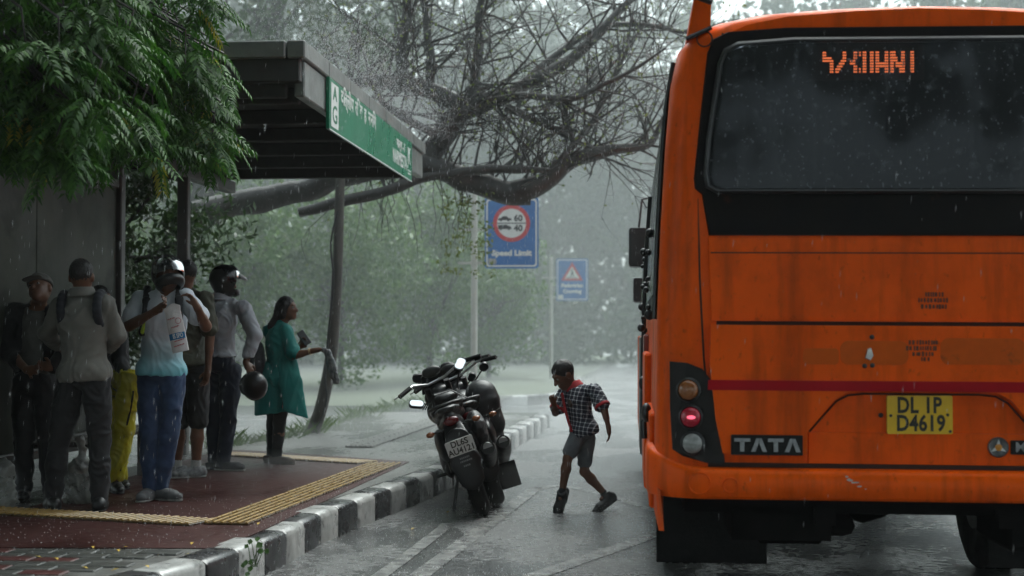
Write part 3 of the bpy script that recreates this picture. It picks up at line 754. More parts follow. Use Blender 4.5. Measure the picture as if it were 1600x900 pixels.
MB().tube(q, .014, 6).build('mirror_arm', black_pl, bus, smooth=60); q = [bus_local(x, y_, 10.24) for x, y_ in ((1001, 470), (1006, 488), (1020, 490))]; MB().tube(q, .014, 6).build('mirror_arm', black_pl, bus, smooth=60); mb = MB(); q = [bus_local(x, y_, 10.24) for x, y_ in ((1003, 312), (1010, 325), (1018, 318))]; mb.tube(q, .01, 6)
mb.build('mirror_brace', black_pl, bus, smooth=60)

# ---- underbody: frame, axle, silencer box, springs, mudflaps
mb = MB()
mb.box((0, 5.2, .62), (2.3, 10, .2)); mb.box((-.45, 1.6, .6), (.1, 3.0, .26)); mb.box((.45, 1.6, .6), (.1, 3.0, .26))
mb.box((-.66, .55, .55), (.5, .7, .34)); mb.box((-.6, .6, .49), (.36, .5, .3), bev=.03)
mb.box((0, .45, .60), (2.3, .7, .08)); mb.box((.78, .6, .5), (.62, .7, .34), bev=.03)
for s_ in (-.5, .52): mb.tube([(s_, 1.4, .62), (s_, 2.0, .5), (s_, 2.7, .47), (s_, 3.4, .5), (s_, 4.0, .62)], .05, 6)
mb.build('chassis', under, bus)
mb = MB(); mb.tube([(-1.0, 1.95, .5), (-.32, 1.95, .5), (-.12, 1.95, .5), (.0, 1.95, .5), (.12, 1.95, .5), (.32, 1.95, .5), (1.0, 1.95, .5)], [.075, .09, .2, .235, .2, .09, .075], 14)
mb.build('rear_axle', under, bus, smooth=50)
mb = MB(); mb.tube([(-.55, .3, .47), (-.3, .55, .42), (-.25, 1.8, .4)], .06, 8); mb.build('exhaust_pipe', under, bus, smooth=50)
def wheel(u, yy, z, rtyre=.51, wt=.28):
    r0 = rtyre
    prof = [(.27, -wt / 2 + .02), (.34, -wt / 2), (r0 - .09, -wt / 2 - .006), (r0 - .02, -wt / 2 + .02), (r0, -wt / 2 + .05)]
    for k_ in range(3):
        h = -wt / 2 + .075 + k_ * (wt - .15) / 2.0
        prof += [(r0, h - .012), (r0 - .016, h - .009), (r0 - .016, h + .009), (r0, h + .012)]
    prof += [(r0, wt / 2 - .05), (r0 - .02, wt / 2 - .02), (r0 - .09, wt / 2 + .006), (.34, wt / 2), (.27, wt / 2 - .02)]
    m_ = Matrix.Translation((u, yy, z)) @ Matrix.Rotation(R(90), 4, 'Y')
    w_ = MB().lathe(prof, 40, m_, closed=True).build('wheel', rubber, bus, smooth=40)
    MB().lathe([(.27, -wt / 2 + .02), (.25, -.02), (.12, .0), (.1, .05), (0, .06)], 24, m_).build('rim', M('grimy rim', (.08, .08, .08), (.04, .035, .03), 10, .6, metal=.3), w_, smooth=40)
for u in (-1.11, -.79, .79, 1.11): wheel(u, 1.95, .512)
for u in (-1.08, 1.08): wheel(u, 8.4, .502)
for s_ in (-.95, .95): MB().box((s_, 1.36, .37), (.64, .015, .56), bev=.004).build('mud_flap', rubber, bus)
# ================================================================== people: smooth solid bodies from one distance field each
def nv(a): return np.array(tuple(a), np.float32)
class Field:
    def __init__(s, k=.03): s.k = k; s.p = []; s.cuts = []; s.disp = None
    def cone(s, a, b, ra, rb, sq=None, k=None): s.p.append(('c', nv(a), nv(b), ra, rb, sq, s.k if k is None else k)); return s
    def ell(s, c, r, ax=None, k=None): s.p.append(('e', nv(c), np.array(r, np.float32), ax, None, None, s.k if k is None else k)); return s
    def chain(s, pts, rs, sq=None, k=None):
        for i in range(len(pts) - 1): s.cone(pts[i], pts[i + 1], rs[i], rs[i + 1], sq, k)
        return s
    def cut(s, p, n): s.cuts.append((nv(p), nv(Vector(n).normalized()))); return s      # keeps the side the normal does not point to
    def mesh(s, h):
        lo = np.full(3, 1e9); hi = -lo
        for t in s.p:
            if t[0] == 'c': r = max(t[3], t[4]); a = np.minimum(t[1], t[2]) - r; b = np.maximum(t[1], t[2]) + r
            else: r = max(t[2]); a = t[1] - r; b = t[1] + r
            lo = np.minimum(lo, a); hi = np.maximum(hi, b)
        lo = lo - 3.5 * h - .02; n = np.ceil((hi - lo + .03) / h).astype(int) + 3
        D = np.full(n, .3, np.float32)
        ax = [(lo[i] + h * np.arange(n[i])).astype(np.float32) for i in range(3)]
        for t in s.p:
            k = t[6]; mg = .06 + k
            if t[0] == 'c': r = max(t[3], t[4]); a = np.minimum(t[1], t[2]) - r - mg; b = np.maximum(t[1], t[2]) + r + mg
            else: r = max(t[2]); a = t[1] - r - mg; b = t[1] + r + mg
            i0 = np.clip(((a - lo) / h).astype(int), 0, n); i1 = np.clip(((b - lo) / h).astype(int) + 1, 0, n)
            sl = tuple(slice(i0[i], i1[i]) for i in range(3))
            X = ax[0][sl[0]][:, None, None]; Y = ax[1][sl[1]][None, :, None]; Z = ax[2][sl[2]][None, None, :]
            if t[0] == 'c':
                A, B_, ra, rb, sq = t[1:6]; ab = B_ - A; L2 = float(ab @ ab) + 1e-9
                qx, qy, qz = X - A[0], Y - A[1], Z - A[2]
                u = np.clip((qx * ab[0] + qy * ab[1] + qz * ab[2]) / L2, 0, 1)
                qx, qy, qz = qx - u * ab[0], qy - u * ab[1], qz - u * ab[2]
                d2 = qx * qx + qy * qy + qz * qz
                if sq is not None:                      # sq = (axis, factor): thinner along axis
                    w = nv(sq[0]); e = qx * w[0] + qy * w[1] + qz * w[2]; d2 = d2 + e * e * (1 / sq[1] ** 2 - 1)
                rr = ra + (rb - ra) * u
                d = np.sqrt(d2 + 1e-12) - rr
                if sq is not None: d = d * (.5 + .5 * sq[1])
            else:
                c, r_, axm = t[1:4]; qx, qy, qz = X - c[0], Y - c[1], Z - c[2]
                if axm is not None:
                    m_ = np.array(axm, np.float32)
                    qx, qy, qz = (qx * m_[i][0] + qy * m_[i][1] + qz * m_[i][2] for i in range(3))
                k0 = np.sqrt((qx / r_[0]) ** 2 + (qy / r_[1]) ** 2 + (qz / r_[2]) ** 2 + 1e-9)
                k1 = np.sqrt((qx / r_[0] ** 2) ** 2 + (qy / r_[1] ** 2) ** 2 + (qz / r_[2] ** 2) ** 2 + 1e-9)
                d = k0 * (k0 - 1) / k1
            g = D[sl]
            if k > 1e-4:
                hh = np.maximum(k - np.abs(g - d), 0) / k
                D[sl] = np.minimum(g, d) - hh * hh * k * .25
            else: D[sl] = np.minimum(g, d)
        X = ax[0][:, None, None]; Y = ax[1][None, :, None]; Z = ax[2][None, None, :]
        for p, nn in s.cuts: D = np.maximum(D, (X - p[0]) * nn[0] + (Y - p[1]) * nn[1] + (Z - p[2]) * nn[2])
        return surface_net(D.astype(np.float32), lo, h)
def surface_net(D, lo, h):
    S = D < 0
    c = [S[i:S.shape[0] - 1 + i, j:S.shape[1] - 1 + j, k:S.shape[2] - 1 + k] for i in (0, 1) for j in (0, 1) for k in (0, 1)]
    cnt = sum(x.astype(np.int8) for x in c); act = (cnt > 0) & (cnt < 8)
    I = np.argwhere(act); idx = np.full(act.shape, -1, np.int32); idx[tuple(I.T)] = np.arange(len(I))
    off = np.array([(i, j, k) for i in (0, 1) for j in (0, 1) for k in (0, 1)])
    V = np.stack([D[I[:, 0] + o[0], I[:, 1] + o[1], I[:, 2] + o[2]] for o in off], 1)
    acc = np.zeros((len(I), 3)); num = np.zeros(len(I))
    for a in range(8):
        for bit in (1, 2, 4):
            b = a | bit
            if b == a: continue
            va, vb = V[:, a], V[:, b]; m = (va < 0) != (vb < 0)
            t = np.where(m, va / np.where(m, va - vb, 1), 0)
            acc += np.where(m[:, None], off[a] + t[:, None] * (off[b] - off[a]), 0); num += m
    P = lo + h * (I + acc / num[:, None])
    F_ = []
    for axis in range(3):
        o1, o2 = [(1, 2), (2, 0), (0, 1)][axis]
        s0 = [slice(None)] * 3; s1 = [slice(None)] * 3; s0[axis] = slice(0, -1); s1[axis] = slice(1, None)
        ch = S[tuple(s0)] != S[tuple(s1)]; E = np.argwhere(ch); ins = S[tuple(s0)][tuple(E.T)]
        ok = (E[:, o1] > 0) & (E[:, o2] > 0) & (E[:, o1] < act.shape[o1]) & (E[:, o2] < act.shape[o2]); E = E[ok]; ins = ins[ok]
        q = []
        for (d1, d2) in ((-1, -1), (0, -1), (0, 0), (-1, 0)):
            e = E.copy(); e[:, o1] += d1; e[:, o2] += d2; q.append(idx[tuple(e.T)])
        q = np.stack(q, 1); q[~ins] = q[~ins][:, ::-1]; F_.append(q)
    F_ = np.concatenate(F_); return P, F_[(F_ >= 0).all(1)]
def folds(seed, amp, sc_=(9, 9, 6), warp=.35):
    """cloth creases: ridged noise, applied along the normals after meshing"""
    off = Vector((seed * 3.17 % 50, seed * 7.31 % 50, seed * 1.93 % 50)); N = mnoise.noise
    def f(P):
        out = np.empty(len(P))
        for i, p in enumerate(P):
            v = Vector((p[0] * sc_[0], p[1] * sc_[1], p[2] * sc_[2])) + off
            w_ = N(v * .55) * 1.6
            a = abs(N(v * .8 + Vector((w_, w_ * .5, w_ * 1.3)))); b = abs(N(v * 1.7 + Vector((w_ * 2, 5, -w_))))
            out[i] = (.42 - min(a, .42)) * 2.2 - .55 + (.3 - min(b, .3)) * 1.1
        return out * amp
    return f
def vnormals(P, Q):
    fn = np.cross(P[Q[:, 2]] - P[Q[:, 0]], P[Q[:, 3]] - P[Q[:, 1]]); N = np.zeros_like(P)
    for k in range(4): np.add.at(N, Q[:, k], fn)
    return N / (np.linalg.norm(N, axis=1)[:, None] + 1e-12)
def part(name, field, h, mat, parent, base):
    P, Q = field.mesh(h); P = P - np.array(base)
    if field.disp is not None: P = P + vnormals(P, Q) * field.disp(P)[:, None]
    return fast_mesh(name, P, Q, mat, parent, smooth=True)

skin = M('brown skin', (.17, .078, .045), (.125, .056, .033), 9, .5, .4, bump=.1, bscale=120)
hair_m = M('black hair', (.008, .007, .007), (.018, .015, .014), 60, .38, .55, bump=.6, bscale=180, stretch=(1, 1, .3))
eye_m = M('eye', (.22, .2, .18), None, 5, .2); iris_m = M('iris', (.01, .008, .006), None, 5, .2)
sole_m = M('shoe sole', (.42, .42, .40), (.25, .25, .24), 12, .5)

def O_fine(o): return o.get('ground', ZP) == 0
def unit(v): v = np.array(v, float); return v / (np.linalg.norm(v) + 1e-9)
def person(label, Y0, phi, j, k=1.0, outfit=None, group=None, hk=1.0, seat=False, face_tilt=0., sex='m', seed=1):
    """j: joints as (px, py[, dy]) at depth Y0 + dy; A = limbs on the picture's left, B = right; k scales girth"""
    J = {n_: nv(at_y(v[0], v[1], Y0 + (v[2] if len(v) > 2 else 0))) for n_, v in j.items()}
    base = nv(on_z(*j['foot'][:2], j.get('ground', ZP))) if False else (J['ankA'] + J['ankB']) / 2
    gz = outfit.get('ground', ZP); base = np.array([base[0], base[1], gz])
    root = empty('person', tuple(base), 0, label, 'person', group)
    fw = np.array([-math.sin(phi), math.cos(phi), 0]); rt = np.array([math.cos(phi), math.sin(phi), 0])
    up = unit(J['neck'] - J['pel']); fwd = unit(fw - up * (fw @ up)); rgt = np.cross(fwd, up)
    hf = J.get('face'); hup = unit(J['head'] - J['neck']) if 'hup' not in j else unit(J['hup'] - J['head'])
    hfw = outfit.get('hfw'); hfw = unit(np.array(hfw)) if hfw is not None else fw
    hfw = unit(hfw - hup * (hfw @ hup)); hrt = np.cross(hfw, hup)
    HA = np.array([hrt, hfw, hup])
    chest = J['pel'] + (J['neck'] - J['pel']) * .66; waist = J['pel'] + (J['neck'] - J['pel']) * .30
    TA = np.array([rgt, fwd, up])
    # ------- body
    b = Field(.035)
    b.ell(J['pel'], (.142 * k, .098 * k, .10 * k), TA, k=.01); b.ell(chest, (.148 * k, .102 * k, .18 * k), TA)
    b.cone(J['pel'], chest, .105 * k, .115 * k, (fwd, .75), k=.01); 
    for s in 'AB':
        b.cone(J['neck'] - up * .03 * k, J['sh' + s], .042 * k, .045 * k)
        b.chain([J['sh' + s], J['el' + s], J['wr' + s]], [.047 * k, .039 * k, .026 * k], k=.015)
        b.cone(J['el' + s] + (J['wr' + s] - J['el' + s]) * .1, J['el' + s] + (J['wr' + s] - J['el' + s]) * .45, .04 * k, .037 * k, k=.01)
        hip = J['hip' + s]; kn = J['kn' + s]; an = J['ank' + s]
        b.chain([hip, hip + (kn - hip) * .4, kn], [.072 * k, .07 * k, .053 * k], k=.012); 
        cb = kn + (an - kn) * .3
        b.chain([kn, cb, an], [.052 * k, .056 * k, .034 * k], k=.02)
        toe = J['toe' + s]; b.cone(an, an + (toe - an) * .3, .03 * k, .022 * k, k=.01)
        # hand: palm, four fingers in two bends, thumb from the palm's side
        tip = J['hd' + s]; hd = unit(tip - J['wr' + s]); L = .175 * k * hk
        pn = np.array(outfit.get('palm' + s, unit(rt * (1 if s == 'A' else -1) * 1))); pn = unit(pn - hd * (pn @ hd)); sd_ = np.cross(hd, pn)
        curl = outfit.get('curl' + s, .5)
        w0 = J['wr' + s]; pc = w0 + hd * L * .30
        b.ell(pc, (.037 * k, .018 * k, L * .30), np.array([sd_, pn, hd]), k=.012)
        b.cone(w0, pc, .026 * k, .024 * k, k=.015)
        for fi in range(4):
            o = (fi - 1.5) * .0195 * k; ln = L * (.44, .5, .47, .36)[fi]
            r0 = w0 + hd * L * .52 + sd_ * o; d1 = unit(hd * math.cos(curl * .7) + pn * math.sin(curl * .7)); d2 = unit(hd * math.cos(curl * 2.0) + pn * math.sin(curl * 2.0))
            m1 = r0 + d1 * ln * .5; m2 = m1 + d2 * ln * .5
            b.chain([r0, m1, m2], [.0095 * k, .0088 * k, .0075 * k], k=.004)
        th0 = w0 + hd * L * .18 + sd_ * .03 * k * outfit.get('thumb' + s, 1); th1 = th0 + unit(hd * .8 + sd_ * .6 * outfit.get('thumb' + s, 1) + pn * .3) * L * .24
        b.chain([th0, th1, th1 + unit(hd + pn * .6) * L * .16], [.0125 * k, .011 * k, .0085 * k], k=.006)
    hs_ = outfit.get('hs', 1.0); H = J['head']
    b.cone(J['neck'] - up * .02, H - hup * .05 * hs_ - hfw * .01, .058 * max(k, .82), .052 * max(k, .82), k=.03)
    b.ell(H + hup * .018 * hs_ - hfw * .012 * hs_, (.074 * hs_, .092 * hs_, .1 * hs_), HA, k=.02)
    b.ell(H - hup * .045 * hs_ + hfw * .022 * hs_, (.057 * hs_, .066 * hs_, .07 * hs_), HA, k=.03)
    b.ell(H - hup * .098 * hs_ + hfw * .062 * hs_, (.026 * hs_, .02 * hs_, .018 * hs_), HA, k=.03)          # chin
    b.cone(H + hup * .012 * hs_ + hfw * .082 * hs_, H - hup * .03 * hs_ + hfw * .105 * hs_, .009 * hs_, .014 * hs_, k=.012)   # nose
    b.ell(H + hup * .028 * hs_ + hfw * .078 * hs_, (.05 * hs_, .012 * hs_, .009 * hs_), HA, k=.014)            # brow
    b.ell(H - hup * .06 * hs_ + hfw * .084 * hs_, (.024 * hs_, .011 * hs_, .007 * hs_), HA, k=.006)            # lips
    b.ell(H - hup * .072 * hs_ + hfw * .082 * hs_, (.02 * hs_, .010 * hs_, .007 * hs_), HA, k=.006)
    for s in (-1, 1):
        b.ell(H + hrt * s * .03 * hs_ + hfw * .066 * hs_ - hup * .02 * hs_, (.02 * hs_, .015 * hs_, .015 * hs_), HA, k=.02)   # cheek
        b.ell(H + hrt * s * .078 * hs_ - hfw * .012 * hs_ - hup * .01 * hs_, (.012 * hs_, .022 * hs_, .033 * hs_), HA, k=.006)  # ear
    body = part('body', b, .0075 if O_fine(outfit) else .0105, skin, root, base)
    if not outfit.get('noeyes'):
        for s in (-1, 1):
            c = H + hrt * s * .03 * hs_ + hfw * .0725 * hs_ + hup * .004 * hs_ - base
            e_ = MB(); e_.sphere(c, .0125 * hs_, 10, 6); ob = e_.build('eye', eye_m, root, smooth=80)
            e_ = MB(); e_.sphere(c + hfw * .0065 * hs_, .0075 * hs_, 8, 5); e_.build('iris', iris_m, ob, smooth=80)
    # ------- clothes
    O = outfit
    if 'top' in O:
        t = O['top']; g = t.get('loose', .018); f = Field(.03)
        f.ell(chest, (.152 * k + g, .108 * k + g, .19 * k + g * .4), TA); f.cone(J['pel'], chest, .125 * k + g * .8, .13 * k + g * .8, (fwd, .8))
        hem = t.get('hem', 0.0)
        f.ell(J['pel'] + up * .0, (.16 * k + g * 1.15, .12 * k + g * 1.15, .14 * k), TA)
        if t.get('belly'): f.ell(waist + fwd * .05, (.12 * k, .1 * k, .12 * k), TA)
        for s in 'AB':
            f.cone(J['neck'] - up * .03 * k, J['sh' + s], .045 * k + g * .3, .048 * k + g * .5)
            sl = t.get('sleeve' + s, t.get('sleeve', .7)); gs = g * t.get('gs', 1)
            sh, el, wr = J['sh' + s], J['el' + s], J['wr' + s]
            if sl <= 1:
                e = sh + (el - sh) * sl; f.cone(sh, e, .05 * k + gs * .6, .047 * k + gs * 1.0, k=.02)
            else:
                e = el + (wr - el) * (sl - 1); f.chain([sh, el, e], [.05 * k + gs * .6, .042 * k + gs * .7, .030 * k + gs * .75], k=.02)
        nk = J['neck'] + up * .01 * k; f.cone(nk - up * .03 * k, nk + up * .012 * k, .06 * k, .056 * k)
        f.disp = folds(seed, 1.7 * t.get('fold', .006), t.get('fs', (9, 9, 6)))
        f.cut(J['pel'] - up * hem, -up)
        f.cut(nk + up * .035 * k, up)
        part(t.get('name', 'shirt'), f, t.get('h', .0095), t['mat'], root, base)
        if 'collar' in t:
            c = Field(.01); cc = nk + up * .012 * k
            for a in np.linspace(0, 6.28, 44)[:-1]:
                d = rgt * math.cos(a) * .072 * k + fwd * math.sin(a) * .074 * k
                q = cc + d - fwd * .005; drop = max(0, math.sin(a)) * .035 * k
                c.cone(q + up * .03 * k - up * drop * .5, q - up * .022 * k - up * drop + d * .35, .007, .009)
            part('collar', c, .006, t['collar'], root, base)
    if 'bottom' in O:
        t = O['bottom']; g = t.get('loose', .016); f = Field(.016)
        f.ell(J['pel'] + up * .01, (.158 * k + g, .118 * k + g, .12 * k), TA)
        for s in 'AB':
            hip, kn, an = J['hip' + s], J['kn' + s], J['ank' + s]; ln = t.get('len', 2)
            if ln <= 1:
                e = hip + (kn - hip) * ln; f.chain([hip, e], [.086 * k + g * .7, .066 * k + g * 1.5])
            else:
                e = kn + (an - kn) * min(1, ln - 1) ; f.chain([hip, hip + (kn - hip) * .45, kn, kn + (e - kn) * .5, e], [.086 * k + g * .8, .080 * k + g * .8, .058 * k + g, .052 * k + g * 1.1, .040 * k + g * t.get('cuff', 1.3)])
        f.disp = folds(seed + 50, 1.7 * t.get('fold', .006), t.get('fs', (8, 8, 7)))
        f.cut(J['pel'] + up * t.get('rise', .11) * k, up)
        part(t.get('name', 'trousers'), f, .0095, t['mat'], root, base)
    if 'shoe' in O:
        t = O['shoe']
        for s in 'AB':
            an, toe = J['ank' + s], J['toe' + s]; leg = unit(an - J['kn' + s])
            fd = unit(toe - an + (an - toe) @ np.array([0, 0, 1.]) * np.array([0, 0, 1.]) * (0 if O.get('tilted') else 1))
            if not O.get('tilted'): fup = np.array([0, 0, 1.])
            else: fup = unit(np.cross(np.cross(fd, -leg), fd))
            sd2 = np.cross(fd, fup); ks = k * t.get('size', 1)
            heel = an - fup * .058 * ks - fd * .045 * ks
            if not O.get('tilted'): heel[2] = gz + .036 * ks
            ball = heel + fd * .165 * ks; tp = heel + fd * .215 * ks
            f = Field(.02); f.cone(heel, ball, .04 * ks, .046 * ks, (fup, .9)); f.cone(ball, tp, .044 * ks, .036 * ks, (fup, .8)); f.cone(an + fup * .005, heel + fd * .07 * ks, .046 * ks, .044 * ks, k=.03)
            f.cone(heel + fup * .02, ball, .042 * ks, .04 * ks)
            sb = heel - fup * .034 * ks
            f.cut(sb + fup * .014 * ks, -fup); f.cut(an + fup * .03 * ks, fup)
            f.disp = folds(seed + 9, .0015, (30, 30, 20))
            so = part('shoe', f, .0065, t['mat'], root, base)
            g2 = Field(.01); g2.cone(heel, ball, .046 * ks, .052 * ks); g2.cone(ball, tp + fd * .004, .05 * ks, .042 * ks)
            g2.cut(sb + fup * .017 * ks, fup); g2.cut(sb, -fup)
            part('sole', g2, .0065, t.get('sole', sole_m), so, base)
    if 'sock' in O:
        for s in 'AB':
            an, kn = J['ank' + s], J['kn' + s]; f = Field(.01); f.cone(an, an + (kn - an) * O.get('sockh', .18), .043 * k, .043 * k); f.disp = folds(3, .002, (20, 20, 30))
            part('sock', f, .007, O['sock'], root, base)
    if O.get('hair'):
        f = Field(.02); st = O['hair']
        f.ell(H + hup * .03 * hs_ - hfw * .016 * hs_, (.0795 * hs_, .0965 * hs_, .0945 * hs_), HA)
        if st == 'long':
            f.chain([H - hfw * .06 * hs_, H - hfw * .085 * hs_ - hup * .08, J['neck'] - fwd * .07 - up * .02], [.075 * hs_, .065, .05])
            for s in (-1, 1): f.chain([H + hrt * s * .06 + hup * .03, H + hrt * s * .07 - hup * .07 - hfw * .02], [.035, .03])
        f.disp = folds(seed + 3, .005, (60, 60, 40))
        # keep the face free: cut below a slanting plane from forehead to nape
        if st != 'long': f.cut(H + hup * .008 * hs_ + hfw * .032 * hs_, -hup * .62 + hfw * .78)
        else: f.cut(H + hup * .02 * hs_ + hfw * .055 * hs_, -hup * .35 + hfw * .94)
        part('hair', f, .007, hair_m, root, base)
    info = dict(J=J, base=base, H=H, HA=(hrt, hfw, hup), T=(rgt, fwd, up), chest=chest, waist=waist, root=root, hs=hs_, k=k)
    return info

helm_black = M('black helmet shell', (.008, .008, .009), (.016, .016, .017), 6, .2, .4, coat=.15)
visor_m = M('clear scratched visor', (.03, .032, .035), (.08, .085, .09), 20, .08, .22, trans=.6)
def helmet(I, parent=None, mat=helm_black, visor_up=.3, open_=True, peak=None):
    """full-face helmet round a head; I holds H, HA, hs"""
    H, (hr, hf, hu), s = I['H'], I['HA'], I['hs']; base = I['base']; HA = np.array([hr, hf, hu])
    f = Field(.03); f.ell(H + hu * .022 * s - hf * .01 * s, (.122 * s, .145 * s, .135 * s), HA)
    f.ell(H - hu * .075 * s + hf * .03 * s, (.108 * s, .125 * s, .065 * s), HA)
    P, Q = f.mesh(.008)
    # face opening: remove faces in the eye-port window
    loc = (P - H) @ HA.T / s
    fc = loc[Q].mean(1)
    port = (fc[:, 1] > .045) & (fc[:, 2] < .05) & (fc[:, 2] > -.05) & (np.abs(fc[:, 0]) < .1)
    low = (fc[:, 2] < -.125)
    Q = Q[~(port | low)] if open_ else Q
    sh = fast_mesh('helmet', P - base, Q, mat, parent, smooth=True)
    # rim round the opening
    # visor: strip of a slightly larger ellipsoid
    mb = MB(); vs = []; n1, n2 = 15, 7; a0, a1 = -1.05, 1.05
    z0, z1 = -.05 + visor_up * .12, .055 + visor_up * .12
    for i in range(n1):
        a = a0 + (a1 - a0) * i / (n1 - 1)
        for q in range(n2):
            z = z0 + (z1 - z0) * q / (n2 - 1); e = math.sqrt(max(.03, 1 - ((z - .022) / .15) ** 2)); 
            vs.append(H + s * (hr * math.sin(a) * .128 * e + hf * (math.cos(a) * .156 * e - .008) + hu * z) - base)
    mb.add(vs, [(i * n2 + q, (i + 1) * n2 + q, (i + 1) * n2 + q + 1, i * n2 + q + 1) for i in range(n1 - 1) for q in range(n2 - 1)])
    mb.build('visor', visor_m, sh, smooth=80)
    return sh
def straps(I, mat, name='backpack_strap', w_=.03, accent=None):
    J, (rg, fw_, up_), base = I['J'], I['T'], I['base']; k = I['k']
    for s in 'AB':
        sh = J['sh' + s] * .72 + J['neck'] * .28; o = Field(.01)
        pts = [sh - fw_ * .13 * k - up_ * .18, sh - fw_ * .10 * k + up_ * .0, sh + up_ * .068 * k, sh + fw_ * .105 * k - up_ * .02, sh + fw_ * .15 * k - up_ * .13, sh + fw_ * .135 * k - up_ * .25 + (J['sh' + s] - J['neck']) * .12]
        o.chain(pts[:3], [w_] * 3, (unit(-fw_ + up_ * .6), .3)); o.chain(pts[2:], [w_] * 4, (unit(fw_ + up_ * .25), .3))
        st = part(name, o, .008, mat, I['root'], base)
        if accent is not None and s == 'A':
            o = Field(.01); q0 = pts[4] + fw_ * .012; q1 = pts[5] + fw_ * .014; o.cone(q0, q1, w_ * .5, w_ * .5, (fw_, .4)); part('strap_trim', o, .007, accent, st, base)

fabric = lambda nme, a, b_=None, **kw: M(nme, a, b_ or tuple(v * .7 for v in a), kw.pop('scale', 14), kw.pop('rough', .75), bump=kw.pop('bump', .15), bscale=kw.pop('bscale', 220), sheen=.1, **kw)

# ---- polo with a turquoise fade: the dye itself changes towards the hem
polo = bpy.data.materials.new('white to turquoise polo'); polo.use_nodes = True
n, l = polo.node_tree.nodes, polo.node_tree.links; b = n['Principled BSDF']; b.inputs['Roughness'].default_value = .75
tc = n.new('ShaderNodeTexCoord'); sp = n.new('ShaderNodeSeparateXYZ'); l.new(tc.outputs['Object'], sp.inputs[0])
nz_ = n.new('ShaderNodeTexNoise'); nz_.inputs['Scale'].default_value = 5
ad = n.new('ShaderNodeMath'); ad.operation = 'MULTIPLY_ADD'; ad.inputs[1].default_value = .12; l.new(nz_.outputs['Fac'], ad.inputs[0]); l.new(sp.outputs[2], ad.inputs[2])
rp_ = n.new('ShaderNodeValToRGB'); mr = n.new('ShaderNodeMapRange'); mr.inputs[1].default_value = .85; mr.inputs[2].default_value = 1.55
l.new(ad.outputs[0], mr.inputs[0]); l.new(mr.outputs[0], rp_.inputs[0])
E = rp_.color_ramp; E.elements[0].color = (.08, .40, .48, 1); E.elements[1].color = (.58, .62, .68, 1); E.elements[1].position = .6
e = E.elements.new(.2); e.color = (.18, .5, .58, 1); l.new(rp_.outputs[0], b.inputs['Base Color'])

# ---- checked school shirt
plaid = bpy.data.materials.new('checked school shirt'); plaid.use_nodes = True
n, l = plaid.node_tree.nodes, plaid.node_tree.links; b = n['Principled BSDF']; b.inputs['Roughness'].default_value = .7
tc = n.new('ShaderNodeTexCoord'); mp = n.new('ShaderNodeMapping'); mp.inputs['Rotation'].default_value = (0, R(-7), R(28)); l.new(tc.outputs['Object'], mp.inputs[0])
sp = n.new('ShaderNodeSeparateXYZ'); l.new(mp.outputs[0], sp.inputs[0])
def bands(outp, period, duty):
    a = n.new('ShaderNodeMath'); a.operation = 'MULTIPLY'; a.inputs[1].default_value = 1 / period; l.new(outp, a.inputs[0])
    f_ = n.new('ShaderNodeMath'); f_.operation = 'FRACT'; l.new(a.outputs[0], f_.inputs[0])
    c_ = n.new('ShaderNodeMath'); c_.operation = 'LESS_THAN'; c_.inputs[1].default_value = duty; l.new(f_.outputs[0], c_.inputs[0]); return c_.outputs[0]
sm = n.new('ShaderNodeMath'); sm.operation = 'ADD'; l.new(bands(sp.outputs[0], .034, .24), sm.inputs[0]); l.new(bands(sp.outputs[2], .034, .24), sm.inputs[1])
rp_ = n.new('ShaderNodeValToRGB'); rp_.color_ramp.interpolation = 'CONSTANT'
rp_.color_ramp.elements[0].color = (.022, .025, .042, 1); rp_.color_ramp.elements[1].position = .25; rp_.color_ramp.elements[1].color = (.20, .21, .24, 1)
e = rp_.color_ramp.elements.new(.75); e.color = (.62, .63, .65, 1)
hf_ = n.new('ShaderNodeMath'); hf_.operation = 'MULTIPLY'; hf_.inputs[1].default_value = .5; l.new(sm.outputs[0], hf_.inputs[0]); l.new(hf_.outputs[0], rp_.inputs[0]); l.new(rp_.outputs[0], b.inputs['Base Color'])
red_cloth = fabric('red school trim', (.5, .02, .03))
black_shoe = M('black school shoe', (.012, .012, .013), (.02, .02, .02), 12, .3, .5)

# ================= the boy crossing the road
I = person('boy in checked school shirt with red collar striding across the wet road', 12.4, R(122), dict(
    head=(880, 585, -.04), neck=(896, 604, 0), hup=(867, 565, -.08), pel=(913, 672, 0),
    shA=(883, 612, .10), shB=(928, 610, -.10), elA=(868, 645, .03), wrA=(866, 632, -.10), hdA=(860, 618, -.13),
    elB=(944, 640, -.17), wrB=(951, 668, -.20), hdB=(953, 692, -.2),
    hipA=(903, 682, -.02), hipB=(917, 682, .05), knA=(887, 716, -.08), ankA=(878, 771, -.05), toeA=(868, 798, -.13),
    knB=(913, 737, .05), ankB=(947, 774, .13), toeB=(921, 793, .02)), k=.70,
    outfit=dict(ground=0, tilted=True, hs=.97, hair='short', hfw=(-.86, -.42, -.42), curlA=.95, curlB=.35, palmA=(.3, -.3, -.2), palmB=(-1, .2, 0),
        top=dict(mat=plaid, loose=.024, sleeve=.72, hem=.045, fold=.006, gs=1.25, collar=red_cloth, h=.0075, fs=(14, 14, 10)),
        bottom=dict(name='shorts', mat=fabric('grey school shorts', (.15, .165, .18)), len=.70, loose=.012, fold=.005),
        shoe=dict(mat=black_shoe, sole=black_shoe, size=1.28), sock=fabric('dark socks', (.03, .03, .032)), sockh=.12), seed=5)
